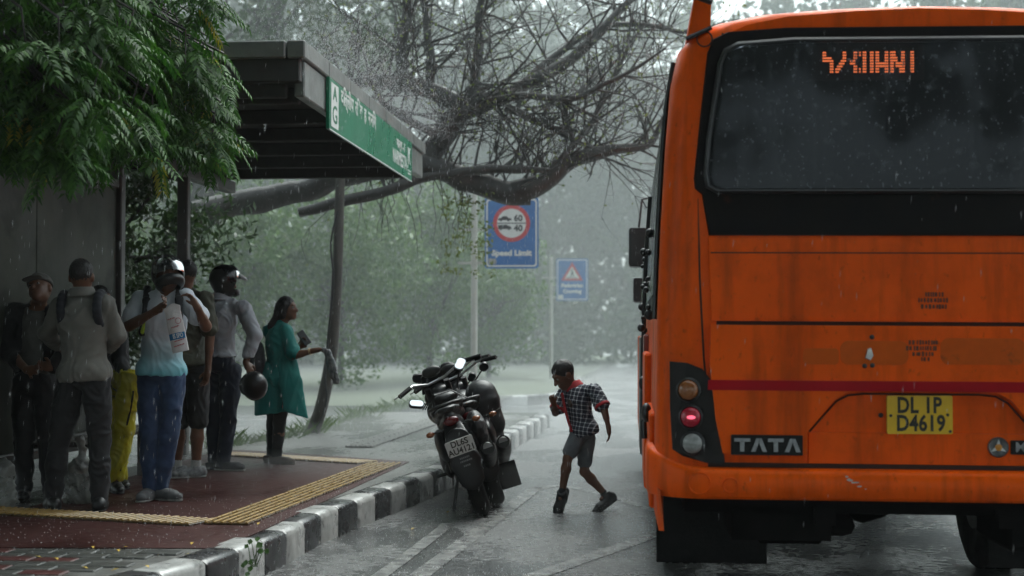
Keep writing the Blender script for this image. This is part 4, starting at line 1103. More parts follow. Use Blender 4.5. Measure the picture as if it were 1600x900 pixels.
# red cuffs and button placket
J, base = I['J'], I['base']; rg, fw_, up_ = I['T']
for s in 'AB':
    sh, el = J['sh' + s], J['el' + s]; e = sh + (el - sh) * .80; d = unit(el - sh); f = Field(.004); f.cone(e - d * .004, e + d * .010, .066, .067); f.cut(e - d * .012, -d); f.cut(e + d * .014, d)
    part('cuff', f, .006, red_cloth, I['root'], base)
mb = MB(); pts = []
for t in np.linspace(0.04, .93, 12):
    c = J['pel'] + (J['neck'] - J['pel']) * t; r_ = .108 + .010 * math.sin(t * 3.1)
    pts.append(c + fw_ * (r_ + .004) - base)
vs = []
for p in pts: vs += [p - rg * .016, p + rg * .016, p + rg * .014 + fw_ * .008, p - rg * .014 + fw_ * .008]
mb.add(vs, [(i * 4 + a, i * 4 + (a + 1) % 4, i * 4 + 4 + (a + 1) % 4, i * 4 + 4 + a) for i in range(len(pts) - 1) for a in range(4)])
mb.build('button_placket', red_cloth, I['root'])
f = Field(.005); c = I['chest'] + fw_ * .097 - rg * .05; f.ell(c, (.03, .012, .035), np.array([rg, fw_, up_])); part('pocket_badge', f, .005, fabric('school badge', (.09, .06, .045)), I['root'], base)

# ================= people at the shelter
jeans = fabric('blue jeans', (.04, .08, .18), (.015, .032, .08), scale=5, bump=.2)
I = person('man in black helmet and white to turquoise polo shirt holding a paper bag', 11.0, R(196), dict(
    head=(263, 430, -.05), neck=(256, 458, 0), pel=(252, 580, 0), hup=(258, 400, 0),
    shA=(220, 468, .03), shB=(290, 466, -.03), elA=(201, 510, -.08), wrA=(243, 486, -.26), hdA=(268, 468, -.30),
    elB=(322, 510, -.12), wrB=(309, 482, -.27), hdB=(294, 455, -.30),
    hipA=(236, 592, .0), hipB=(270, 592, .0), knA=(234, 680, -.03), ankA=(234, 766, .02), toeA=(222, 790, -.14),
    knB=(263, 680, -.02), ankB=(250, 764, .04), toeB=(280, 786, -.06)),
    outfit=dict(noeyes=False, hs=1.0, curlA=.8, curlB=.7, palmA=(.3, -.6, .6), palmB=(-.7, -.5, 0), hfw=(.38, -.80, -.35), thumbB=-1,
        top=dict(name='polo_shirt', mat=polo, loose=.024, sleeve=.62, hem=.03, fold=.006, gs=1.3, belly=True),
        bottom=dict(name='jeans', mat=jeans, loose=.014, fold=.008, cuff=1.0),
        shoe=dict(mat=fabric('grey knit shoe', (.13, .132, .135)), size=1.08)), seed=8)
helmet(I, I['root'], visor_up=.25)
neon = M('neon green webbing', (.35, .5, .02), None, 5, .6)
straps(I, fabric('black webbing', (.012, .013, .016)), accent=neon)
bp_ = Field(.05); c = I['chest'] - nv(I['T'][1]) * .22; bp_.ell(c, (.17, .1, .24), np.array(I['T'])); bp_.disp = folds(4, .008)
part('backpack', bp_, .012, fabric('black backpack', (.012, .012, .014)), I['root'], I['base'])
polo_I = I

greyshirt = fabric('grey beige shirt', (.18, .172, .15), (.135, .13, .115), scale=4)
I = person('man in loose grey shirt and black trousers with his back turned', 10.3, R(4), dict(
    head=(128, 432, 0), neck=(129, 462, 0), pel=(132, 584, 0), shA=(96, 478, 0), shB=(164, 476, 0),
    elA=(74, 522, .10), wrA=(92, 542, .32), hdA=(108, 545, .42), elB=(182, 524, .06), wrB=(166, 548, .30), hdB=(150, 548, .4),
    hipA=(112, 596, 0), hipB=(150, 596, 0), knA=(92, 690, .03), ankA=(84, 770, 0), toeA=(78, 790, .15), knB=(156, 690, .03), ankB=(156, 776, 0), toeB=(158, 795, .15)),
    outfit=dict(noeyes=True, hair='short', hs=1.0,
        top=dict(mat=greyshirt, loose=.026, sleeve=1.75, hem=.05, fold=.009, gs=1.0, collar=greyshirt, fs=(7, 7, 5)),
        bottom=dict(mat=fabric('black trousers', (.012, .012, .015)), loose=.016, fold=.008),
        shoe=dict(mat=black_shoe, sole=black_shoe, size=1.08)), seed=21)
J, base = I['J'], I['base']; rg, fw_, up_ = I['T']
navy = fabric('navy webbing', (.012, .014, .022))
for s in 'AB':      # shoulder loops of a bag worn on the chest
    a = J['sh' + s]; inn = unit(J['neck'] - a); f = Field(.01); c = a + inn * .030 - up_ * .045
    pts = [c + fw_ * .105 * math.sin(t) * 1.0 + up_ * (.115 * math.cos(t)) for t in np.linspace(-3.4, 1.9, 16)]
    f.chain(pts, [.030] * 16, (unit(up_ + fw_ * .01), .95)); part('front_bag_strap', f, .008, navy, I['root'], base)
fb = Field(.05); c = I['chest'] + fw_ * .26 - up_ * .08; fb.ell(c, (.17, .1, .2), np.array(I['T'])); part('front_bag', fb, .012, fabric('black backpack', (.012, .012, .014)), I['root'], base)

I = person('man in grey cap and open black jacket at the left edge beside the glass panel', 10.95, R(188), dict(
    head=(62, 452, -.06), neck=(58, 478, 0), pel=(55, 600, 0), hup=(60, 425, 0), shA=(24, 490, 0), shB=(94, 490, 0),
    elA=(12, 548, -.06), wrA=(42, 578, -.26), hdA=(60, 578, -.32), elB=(104, 548, -.06), wrB=(84, 574, -.26), hdB=(68, 572, -.32),
    hipA=(40, 610, 0), hipB=(72, 610, 0), knA=(38, 690, -.02), ankA=(38, 762, 0), toeA=(34, 782, -.15), knB=(76, 690, -.02), ankB=(78, 762, 0), toeB=(82, 782, -.15)),
    outfit=dict(hs=1.0, hfw=(.1, -.85, -.5), top=dict(mat=fabric('dim grey shirt', (.10, .10, .09)), loose=.002, sleeve=.8, hem=.03, fold=.004),
        bottom=dict(mat=fabric('black trousers', (.012, .012, .015)), loose=.014), shoe=dict(mat=black_shoe, sole=black_shoe)), seed=31)
J, base = I['J'], I['base']; rg, fw_, up_ = I['T']; k = 1
jk = Field(.04); c = I['chest']; jk.ell(c - fw_ * .01, (.21, .135, .23), np.array(I['T'])); jk.cone(J['pel'] - fw_ * .03, c - fw_ * .03, .165, .165, (fw_, .8))
for s in 'AB': jk.chain([J['sh' + s], J['el' + s], J['wr' + s] * .9 + J['el' + s] * .1], [.085, .072, .058])
jk.disp = folds(77, .008); P, Q = jk.mesh(.0095); P = P + vnormals(P, Q) * jk.disp(P)[:, None]
loc = (P[Q].mean(1) - c) @ np.array(I['T']).T
Q = Q[~((loc[:, 1] > .06) & (np.abs(loc[:, 0]) < .075 - loc[:, 2] * .0))]
fast_mesh('jacket', P - base, Q, fabric('black jacket', (.01, .01, .012)), I['root'], smooth=True)
hr, hf, hu = I['HA']; H = I['H']
cap = Field(.02); cap.ell(H + hu * .045 - hf * .012, (.09, .108, .085), np.array(I['HA'])); cap.cut(H + hu * .035, -hu); cap.disp = folds(5, .002, (30, 30, 20))
cp = part('cap', cap, .008, fabric('grey cap cloth', (.11, .11, .10)), I['root'], base)
br = Field(.01); br.ell(H + hu * .045 + hf * .10, (.075, .075, .008), np.array([hr, unit(hf - hu * .25), unit(hu + hf * .25)])); part('cap_peak', br, .005, fabric('grey cap cloth', (.11, .11, .10)), cp, base)

I = person('bare-legged man in olive T-shirt and dark shorts behind the helmeted polo man', 12.8, R(62), dict(
    head=(290, 428, 0), neck=(292, 456, 0), pel=(296, 566, 0), shA=(262, 468, .06), shB=(321, 468, -.05),
    elA=(252, 520, .10), wrA=(255, 570, .08), hdA=(256, 592, .05), elB=(328, 525, -.05), wrB=(325, 577, -.10), hdB=(320, 603, -.12),
    hipA=(284, 580, .02), hipB=(310, 580, 0), knA=(280, 662, .03), ankA=(276, 734, .04), toeA=(260, 752, .02), knB=(309, 662, -.02), ankB=(306, 734, -.02), toeB=(290, 754, -.08)),
    outfit=dict(hair='short', top=dict(name='t_shirt', mat=fabric('olive T-shirt', (.075, .075, .05)), loose=.03, sleeve=.8, hem=.03, fold=.008),
        bottom=dict(name='shorts', mat=fabric('dark shorts', (.018, .018, .02)), len=.93, loose=.016),
        sock=fabric('white sock', (.5, .5, .48)), shoe=dict(mat=fabric('grey and white trainer', (.07, .075, .085), (.3, .3, .3), scale=24), size=1.1)), seed=41)

I = person('man in white shirt wearing a dark helmet and carrying a second one', 13.5, R(-58), dict(
    head=(352, 440, 0), neck=(346, 468, 0), pel=(344, 566, 0), shA=(322, 480, .09), shB=(380, 482, -.09),
    elA=(318, 528, .16), wrA=(340, 560, .22), hdA=(352, 566, .2), elB=(398, 524, -.14), wrB=(384, 566, -.18), hdB=(394, 586, -.22),
    hipA=(334, 580, .05), hipB=(360, 580, -.03), knA=(334, 655, .05), ankA=(336, 728, .06), toeA=(358, 740, .0), knB=(357, 655, -.04), ankB=(349, 727, -.04), toeB=(378, 741, -.10)),
    outfit=dict(noeyes=True, hs=.98, curlB=1.0, top=dict(mat=fabric('sheer white shirt', (.42, .43, .47), (.34, .35, .38)), loose=.03, sleeve=1.72, hem=-.05, fold=.009, collar=fabric('sheer white shirt', (.5, .5, .5))),
        bottom=dict(mat=fabric('navy trousers', (.018, .024, .045)), loose=.013, fold=.008), shoe=dict(mat=fabric('dark canvas shoe', (.02, .02, .024)), size=1.08)), seed=51)
helmet(I, I['root'], visor_up=.9)
hr, hf, hu = I['HA']; H = I['H']
f = Field(.01); f.ell(H + hu * .075 + hf * .12, (.1, .075, .02), np.array([hr, unit(hf - hu * .35), unit(hu + hf * .35)])); part('helmet_peak', f, .006, M('white helmet peak', (.6, .6, .6), None, 5, .3), I['root'], I['base'])
hold_J = I['J']

teal = fabric('teal kurta', (.006, .22, .19), (.005, .15, .135), scale=5)
I = person('woman in teal kurta and black leggings reaching out a hand', 14.2, R(-72), dict(
    head=(449, 482, 0), neck=(438, 506, 0), pel=(436, 594, 0), hup=(447, 455, 0), shA=(420, 518, .10), shB=(448, 518, -.10),
    elA=(450, 558, .17), wrA=(466, 545, .10), hdA=(474, 532, .08), elB=(458, 556, -.15), wrB=(490, 548, -.16), hdB=(508, 545, -.16),
    hipA=(432, 604, .06), hipB=(440, 604, -.05), knA=(427, 660, .05), ankA=(424, 716, .05), toeA=(444, 726, .02), knB=(437, 660, -.05), ankB=(432, 718, -.05), toeB=(452, 730, -.08)), k=.93,
    outfit=dict(hair='long', hs=.95, hfw=(.97, -.2, -.05), curlB=.6, palmB=(0, 0, -1),
        top=dict(name='kurta', mat=teal, loose=.03, sleeve=.85, hem=.1, fold=.008),
        bottom=dict(name='leggings', mat=fabric('black leggings', (.014, .013, .014)), loose=.006, cuff=.8),
        shoe=dict(mat=fabric('brown sandal', (.07, .05, .035)), sole=fabric('brown sandal', (.07, .05, .035)), size=1.0)), seed=61)
J, base = I['J'], I['base']; rg, fw_, up_ = I['T']
sk = Field(.05); sk.chain([J['pel'] + up_ * .06, nv(at_y(434, 612, 14.2)), nv(at_y(432, 648, 14.2))], [.175, .20, .205], (rg, .72))
sk.disp = folds(62, .010, (10, 10, 1.2)); sk.cut(nv(at_y(432, 645, 14.2)), np.array([.12, 0, -1]))
part('kurta_skirt', sk, .009, teal, I['root'], base)
sk = Field(.03); sk.chain([nv(at_y(448, 560, 14.1)), nv(at_y(455, 600, 14.05)), nv(at_y(463, 655, 14.0))], [.09, .1, .11], (rg, .3)); sk.disp = folds(63, .006, (10, 10, 2)); sk.cut(nv(at_y(462, 648, 14.0)), np.array([-.35, 0, -1])); part('kurta_front_flap', sk, .008, teal, I['root'], base)
for s in (0, .012):
    q = J['wrB'] * .86 + J['elB'] * .14; d = unit(J['wrB'] - J['elB']); q = q - d * s; u_ = unit(np.cross(d, [0, 0, 1])); v_ = np.cross(d, u_)
    mb = MB(); mb.tube([q - base + (u_ * math.cos(a) + v_ * math.sin(a)) * .034 for a in np.linspace(0, 6.2832, 17)], .003, 5, cap=False); mb.build('bangle', M('gold bangle', (.5, .36, .2), None, 5, .3, metal=.8), I['root'])
bag = Field(.05); bag.ell(J['shA'] * .5 + J['shB'] * .5 - fw_ * .2 - up_ * .28, (.13, .09, .2), np.array(I['T'])); bag.disp = folds(9, .008); part('shoulder_bag', bag, .011, fabric('black patterned bag', (.02, .02, .024), (.05, .05, .055), scale=30), I['root'], base)
woman_J = J

I = person('seated person in dark jacket and yellow black-striped rain trousers behind the grey shirt', 11.75, R(-115), dict(
    head=(158, 470, .1), neck=(158, 497, .1), pel=(160, 600, .1), shA=(130, 508, .2), shB=(186, 510, .0),
    elA=(125, 560, .15), wrA=(150, 585, .0), hdA=(165, 588, -.05), elB=(188, 562, -.05), wrB=(196, 588, -.22), hdB=(204, 590, -.27),
    hipA=(160, 606, .18), hipB=(168, 606, .04), knA=(186, 606, .05), ankA=(182, 745, .12), toeA=(196, 762, .0), knB=(205, 592, -.25), ankB=(180, 742, -.2), toeB=(186, 766, -.32)),
    outfit=dict(noeyes=True, hair='short', top=dict(name='jacket', mat=fabric('black jacket', (.01, .01, .012)), loose=.03, sleeve=1.85, hem=.05),
        bottom=dict(mat=M('yellow rain trousers', (.5, .45, .02), (.36, .32, .015), 9, .4, .3), loose=.03, fold=.010), shoe=dict(mat=black_shoe, sole=black_shoe)), seed=71)
J, base = I['J'], I['base']
mb = MB()
for (a, c, r_) in ((.35, .05, .118), (.62, .2, .105)):
    q = J['hipB'] + (J['knB'] - J['hipB']) * a; d = unit(J['knB'] - J['hipB'] + np.array([0, 0, .25])); u_ = unit(np.cross(d, [0, 0, 1])); v_ = np.cross(d, u_)
    mb.tube([q - base + (u_ * math.cos(t) + v_ * math.sin(t)) * r_ for t in np.linspace(0, 6.2832, 21)], .008, 5, cap=False)
d = J['ankB'] - J['knB']
mb.tube([J['knB'] + d * t + np.array([.05 + .01 * math.sin(t * 7), -.075 + .02 * t, 0]) - base for t in np.linspace(.12, .95, 10)], .008, 5)
mb.build('trouser_stripes', black_pl, I['root'], smooth=60)

# ---- things held
f = dict(H=nv(at_y(396, 602, 13.28)), HA=(np.array([.6, -.8, 0]), unit(np.array([.5, .38, .78])), None), hs=.9, base=np.zeros(3))
hf = unit(np.array([-.1, .55, -.83])); hu = unit(np.array([.75, -.6, -.3]) - hf * (np.array([.75, -.6, -.3]) @ hf)); f['HA'] = (np.cross(hf, hu), hf, hu)
hr_ = empty('motorcycle_helmet', tuple(f['H']), 0, 'glossy black motorcycle helmet dangling from the hand of the white-shirted man', 'helmet')
f['base'] = np.array(tuple(f['H']))
helmet(f, hr_, visor_up=.1).name = 'shell'

# paper bag with printed front
q0 = [at_y(x, y, 10.62) for x, y in ((247, 478), (285, 470), (297, 550), (272, 556))]
bagr = empty('paper_bag', tuple((q0[2] + q0[3]) / 2), 0, 'white printed paper bag with blue band held up by helmeted man', 'paper bag')
bo = Vector(bagr.location)
mx_ = ((q0[1] + q0[2]) - (q0[0] + q0[3])).normalized(); my_ = ((q0[0] + q0[1]) - (q0[2] + q0[3])).normalized()
cen = sum(q0, Vector()) / 4; FM = frame(cen - bo, mx_, my_)
bw, bh = .118, .335
paper = M('white paper', (.68, .64, .64), (.58, .54, .54), 18, .7, bump=.4, bscale=25)
n1, n2 = 9, 16; vs, fs = [], []
for sgn in (1, -1):
    for i in range(n1):
        for j_ in range(n2):
            a = -1 + 2 * i / (n1 - 1); c = -1 + 2 * j_ / (n2 - 1)
            z = sgn * (.006 + .022 * (1 - a * a) * (1 - max(0, c) ** 2)) + .004 * mnoise.noise((a * 2.2, c * 4, 1))
            wd = bw * (1 - .08 * max(0, c)) * (1.0 + (.10 if c > .82 else 0)); top = .012 * math.sin(a * 3 + 1) if j_ == n2 - 1 else 0
            vs.append(FM @ Vector((a * wd / 2, c * bh / 2 + top, z)))
for s_ in range(2):
    o = s_ * n1 * n2
    for i in range(n1 - 1):
        for j_ in range(n2 - 1):
            q = (o + i * n2 + j_, o + (i + 1) * n2 + j_, o + (i + 1) * n2 + j_ + 1, o + i * n2 + j_ + 1); fs.append(q if s_ == 0 else q[::-1])
o = n1 * n2
for j_ in range(n2 - 1):
    fs.append((j_, j_ + 1, o + j_ + 1, o + j_)); e_ = (n1 - 1) * n2; fs.append((e_ + j_ + 1, e_ + j_, o + e_ + j_, o + e_ + j_ + 1))
for i in range(n1 - 1): fs.append((i * n2, o + i * n2, o + (i + 1) * n2, (i + 1) * n2))
MB().add(vs, fs).build('sheet', paper, bagr, smooth=50)
def bagp(a, c, out_=.0015):
    z = .006 + .022 * (1 - a * a) * (1 - max(0, c) ** 2) + .004 * mnoise.noise((a * 2.2, c * 4, 1)) + out_; return Vector((a * bw / 2, c * bh / 2, z))
mb = MB(); vs = []
for i in range(9):
    a = -.97 + 1.94 * i / 8
    for c in (-.46, -.38, -.3, -.19): vs.append(FM @ bagp(a, c))
mb.add(vs, [(i * 4 + r_, i * 4 + 4 + r_, i * 4 + 5 + r_, i * 4 + 1 + r_) for i in range(8) for r_ in range(3)])
mb.build('blue_band', M('blue print', (.02, .16, .36), None, 5, .6), bagr)
tp_ = FM @ Matrix.Translation((.016, -.108 / 2 - .0, .0335))
text('printed_words', 'IS SPO', .044, M('white print', (.7, .7, .7), None, 5, .6), bagr, FM @ Matrix.Translation((.012, bh / 2 * -.325, .032)), .0004, sx=.62, bold=.0015)
redp = M('red print', (.42, .03, .05), None, 5, .6)
mb = MB(); mb.tube([FM @ Vector((.034 + .02 * math.cos(t), .05 + .02 * math.sin(t), .031)) for t in np.linspace(0, 6.2832, 25)], .0016, 4, cap=False)
rr = random.Random(9)
for (y_, x0_, x1_) in ((.075, -.035, .015), (-.088, -.02, .05), (-.122, -.03, .045), (.012, -.02, .04)):
    x = x0_
    while x < x1_:
        wd = rr.uniform(.003, .007); mb.box(FM @ Vector((x, y_ + (x * .1), .031)), (wd, .002, .008)); x += wd + .003
mb.build('small_print', redp, bagr)

# phone and wet scarf of the woman
ph_ = at_y(475, 528, 14.26); mb = MB(); mb.box((0, 0, 0), (.075, .012, .15), Matrix.Rotation(R(-35), 3, 'Y') @ Matrix.Rotation(R(30), 3, 'Z'), bev=.006)
o = mb.build('mobile_phone', black_pl); o.location = ph_; tag(o, 'dark mobile phone held up in the hand of the woman in teal', 'phone')
f = Field(.02); P_ = [nv(at_y(x, y, 14.0)) for x, y in ((505, 545), (513, 552), (517, 568), (521, 583), (525, 594))]
f.chain(P_, [.018, .03, .045, .05, .04], (np.array([.5, .8, 0]), .45)); f.disp = folds(88, .012, (22, 22, 9))
P, Q = f.mesh(.006); P = P + vnormals(P, Q) * f.disp(P)[:, None]; c0_ = P.mean(0)
o = fast_mesh('scarf', P - c0_, Q, fabric('patterned grey scarf', (.07, .09, .10), (.42, .43, .43), scale=22), smooth=True); o.location = tuple(c0_); tag(o, 'crumpled grey patterned cloth hanging from the outstretched hand', 'scarf')

# plastic bags on the platform floor
plastic = M('crumpled clear plastic', (.35, .36, .34), (.22, .22, .2), 12, .18, .45, trans=.45, bump=.6, bscale=25)
def plastic_bag(px, py, Y, w_, h_, label, seed, neck=True):
    p = at_y(px, py, Y); p.z = ZP; f = Field(.03); c = nv(p)
    f.ell(c + [0, 0, h_ * .42], (w_ * .5, w_ * .32, h_ * .46)); f.cone(c + [-w_ * .25, 0, .05], c + [w_ * .25, 0, .05], .06, .06)
    if neck: f.chain([c + [0, 0, h_ * .75], c + [.01, 0, h_ * 1.0], c + [.0, 0, h_ * 1.3]], [.07, .025, .035])
    f.disp = folds(seed, .022, (11, 11, 8)); f.cut(c + [0, 0, .0], (0, 0, -1)); P, Q = f.mesh(.009); P = P + vnormals(P, Q) * f.disp(P)[:, None]
    o = fast_mesh('plastic_bag', P - c, Q, plastic, smooth=True); o.location = tuple(c); tag(o, label, 'plastic bag')
plastic_bag(126, 778, 10.75, .26, .36, 'bulging clear plastic bag on the floor between the man\'s black-trousered legs', 3)
plastic_bag(6, 788, 10.4, .16, .42, 'tall wrapped plastic bundle at the left edge of the picture', 4, False)
# ================================================================== bus shelter
RA, RB = at_y(470, 60, 11.0), at_y(665, 225, 17.1)
RX = (RA.x + RB.x) / 2; RZ = (RA.z + RB.z) / 2; RY0, RY1 = 11.0, 17.1; RXB = -5.6
shelter = empty('bus_shelter', (-4.0, 13.5, ZP), 0, 'grey concrete-roofed bus shelter with green stop sign along its edge', 'bus shelter')
SO = Vector(shelter.location)
def sh_box(name, x0, x1, y0, y1, z0, z1, mat, parent=shelter, bev=.01):
    return MB().box(((x0 + x1) / 2 - SO.x, (y0 + y1) / 2 - SO.y, (z0 + z1) / 2 - SO.z), (x1 - x0, y1 - y0, z1 - z0), bev=bev).build(name, mat, parent)
conc = M('wet grey concrete', (.17, .18, .17), (.10, .105, .10), 3, .5, .3, bump=.3, bscale=25, c3=(.08, .085, .075), s3=2.2, t3=.6)
steel = M('dark painted steel', (.035, .032, .03), (.06, .05, .045), 8, .45, .3)
soffit = M('dark soffit', (.022, .022, .021), (.038, .038, .036), 4, .8)  # even near-black tone for the roof underside and rafters
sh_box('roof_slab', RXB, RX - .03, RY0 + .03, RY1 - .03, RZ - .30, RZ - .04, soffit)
# lip: segments of sheet edging with visible joints
nl = 7
for i in range(nl):
    a = RY0 + (RY1 - RY0) * i / nl; b_ = RY0 + (RY1 - RY0) * (i + 1) / nl
    sh_box('edge_sheet', RX - .12, RX + .015, a + .003, b_ - .003, RZ - .13, RZ + random.uniform(-.004, .004), conc)
for i in range(4):
    a = RXB + (RX - .125 - RXB) * i / 4; b_ = RXB + (RX - .125 - RXB) * (i + 1) / 4
    sh_box('edge_sheet', a + .003, b_ - .003, RY0 - .015, RY0 + .10, RZ - .13, RZ, conc)
    sh_box('edge_sheet', a + .003, b_ - .003, RY1 - .10, RY1 + .015, RZ - .13, RZ, conc)
sh_box('fascia', RX - .09, RX - .012, RY0 + .12, RY1 - .05, RZ - .40, RZ - .132, conc)
for yy in np.linspace(RY0 + .35, RY1 - .3, 6):
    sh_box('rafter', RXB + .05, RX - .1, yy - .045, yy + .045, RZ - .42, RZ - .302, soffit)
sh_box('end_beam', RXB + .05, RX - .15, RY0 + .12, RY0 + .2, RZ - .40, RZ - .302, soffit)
PX_ = -4.72
for yy in (9.6, 13.3, 15.25):
    sh_box('post', PX_ - .055, PX_ + .055, yy - .055, yy + .055, ZP, (RZ - .30) if yy > 11 else 2.85, steel)
sh_box('back_beam', PX_ - .06, PX_ + .06, RY0 + .15, RY1 - .1, RZ - .56, RZ - .425, steel)
panel_m = M('streaked grey panel', (.07, .075, .058), (.04, .045, .036), 2.5, .6, .45, spec=.2, bump=.15, bscale=12, c3=(.028, .03, .024), s3=1.6, t3=.56)
for (a, b_) in ((9.67, 11.45), (11.47, 13.23)):
    sh_box('back_panel', PX_ - .012, PX_ + .012, a, b_, .55, 2.72, panel_m, bev=.004)
sh_box('panel_rail', PX_ - .035, PX_ + .035, 9.66, 13.24, 2.725, 2.80, steel); sh_box('panel_rail', PX_ - .035, PX_ + .035, 9.66, 13.24, .47, .545, steel)
# green stop sign
sy0, sy1 = 11.85, 16.05
sp0, sp1 = at_y(508, 120, sy0), at_y(505, 203, sy0); stop = sp0.z; sbot = stop - .41
green = M('green sign sheet', (.010, .19, .095), (.008, .15, .075), 3, .35, .25, c3=(.05, .2, .12), s3=9, t3=.68)
sgn = sh_box('stop_sign', RX - .008, RX + .022, sy0, sy1, sbot, stop, green, bev=.004)
wt = M('sign white', (.62, .64, .62), (.5, .52, .5), 12, .45)
def SF(y_, z_): return frame((RX + .0225 - SO.x, y_ - SO.y, z_ - SO.z), (0, 1, 0), (0, 0, 1))
def sign_rect(y0, y1, z0, z1, name, mat, out_=.0):
    return MB().prism([(y0, z0), (y1, z0), (y1, z1), (y0, z1)], out_, out_ + .002, frame((RX + .0222 - SO.x, -SO.y, -SO.z), (0, 1, 0), (0, 0, 1))).build(name, mat, sgn)
sign_rect(sy0 + .06, sy0 + .34, sbot + .03, stop - .03, 'route_panel', wt)
text('sign_symbol', 'A', .15, green, sgn, SF(sy0 + .2, stop - .11) @ Matrix.Translation((0, 0, .002)), .0008, sx=1.5, bold=.004)
text('sign_symbol', 'G', .20, green, sgn, SF(sy0 + .2, sbot + .13) @ Matrix.Translation((0, 0, .002)), .0008, sx=1.4, bold=.002)
for i, wd in enumerate(('दि', 'ल्ली', 'प', 'रि', 'व', 'ह', 'न', 'निग')):
    text('sign_word', wd, .165, wt, sgn, SF(sy0 + .52 + i * .2, stop - .09), .001, sx=1.1, bold=.004)
text('sign_word', 'मार्ग -1', .12, wt, sgn, SF(sy1 - .72, stop - .12), .001, sx=1.5, bold=.004)
text('sign_word', 'NARMESTA', .19, wt, sgn, SF(sy1 - .78, stop - .27), .001, sx=.9, bold=.004)
# corporation mark at the far end
text('sign_mark', 'JK', .24, wt, sgn, SF(sy1 - .2, stop - .17), .001, sx=.85, bold=.004)
sign_rect(sy1 - .28, sy1 - .08, sbot + .055, sbot + .07, 'sign_rule', wt); sign_rect(sy1 - .28, sy1 - .08, sbot + .085, sbot + .1, 'sign_rule', wt)
sign_rect(sy0, sy1, sbot - .006, sbot + .004, 'sign_edge', wt)

bench = empty('shelter_bench', (-4.35, 12.0, ZP), 0, 'dark slatted steel bench inside the shelter under the seated person', 'bench')
for k in range(4): MB().box((-.18 + .12 * k, 0, .42), (.09, 2.2, .025), bev=.006).build('slat', steel, bench)
for yy in (-.9, .9):
    mb = MB(); mb.box((0, yy, .20), (.06, .06, .41)); mb.box((0, yy, .395), (.44, .05, .03)); mb.build('leg', steel, bench)

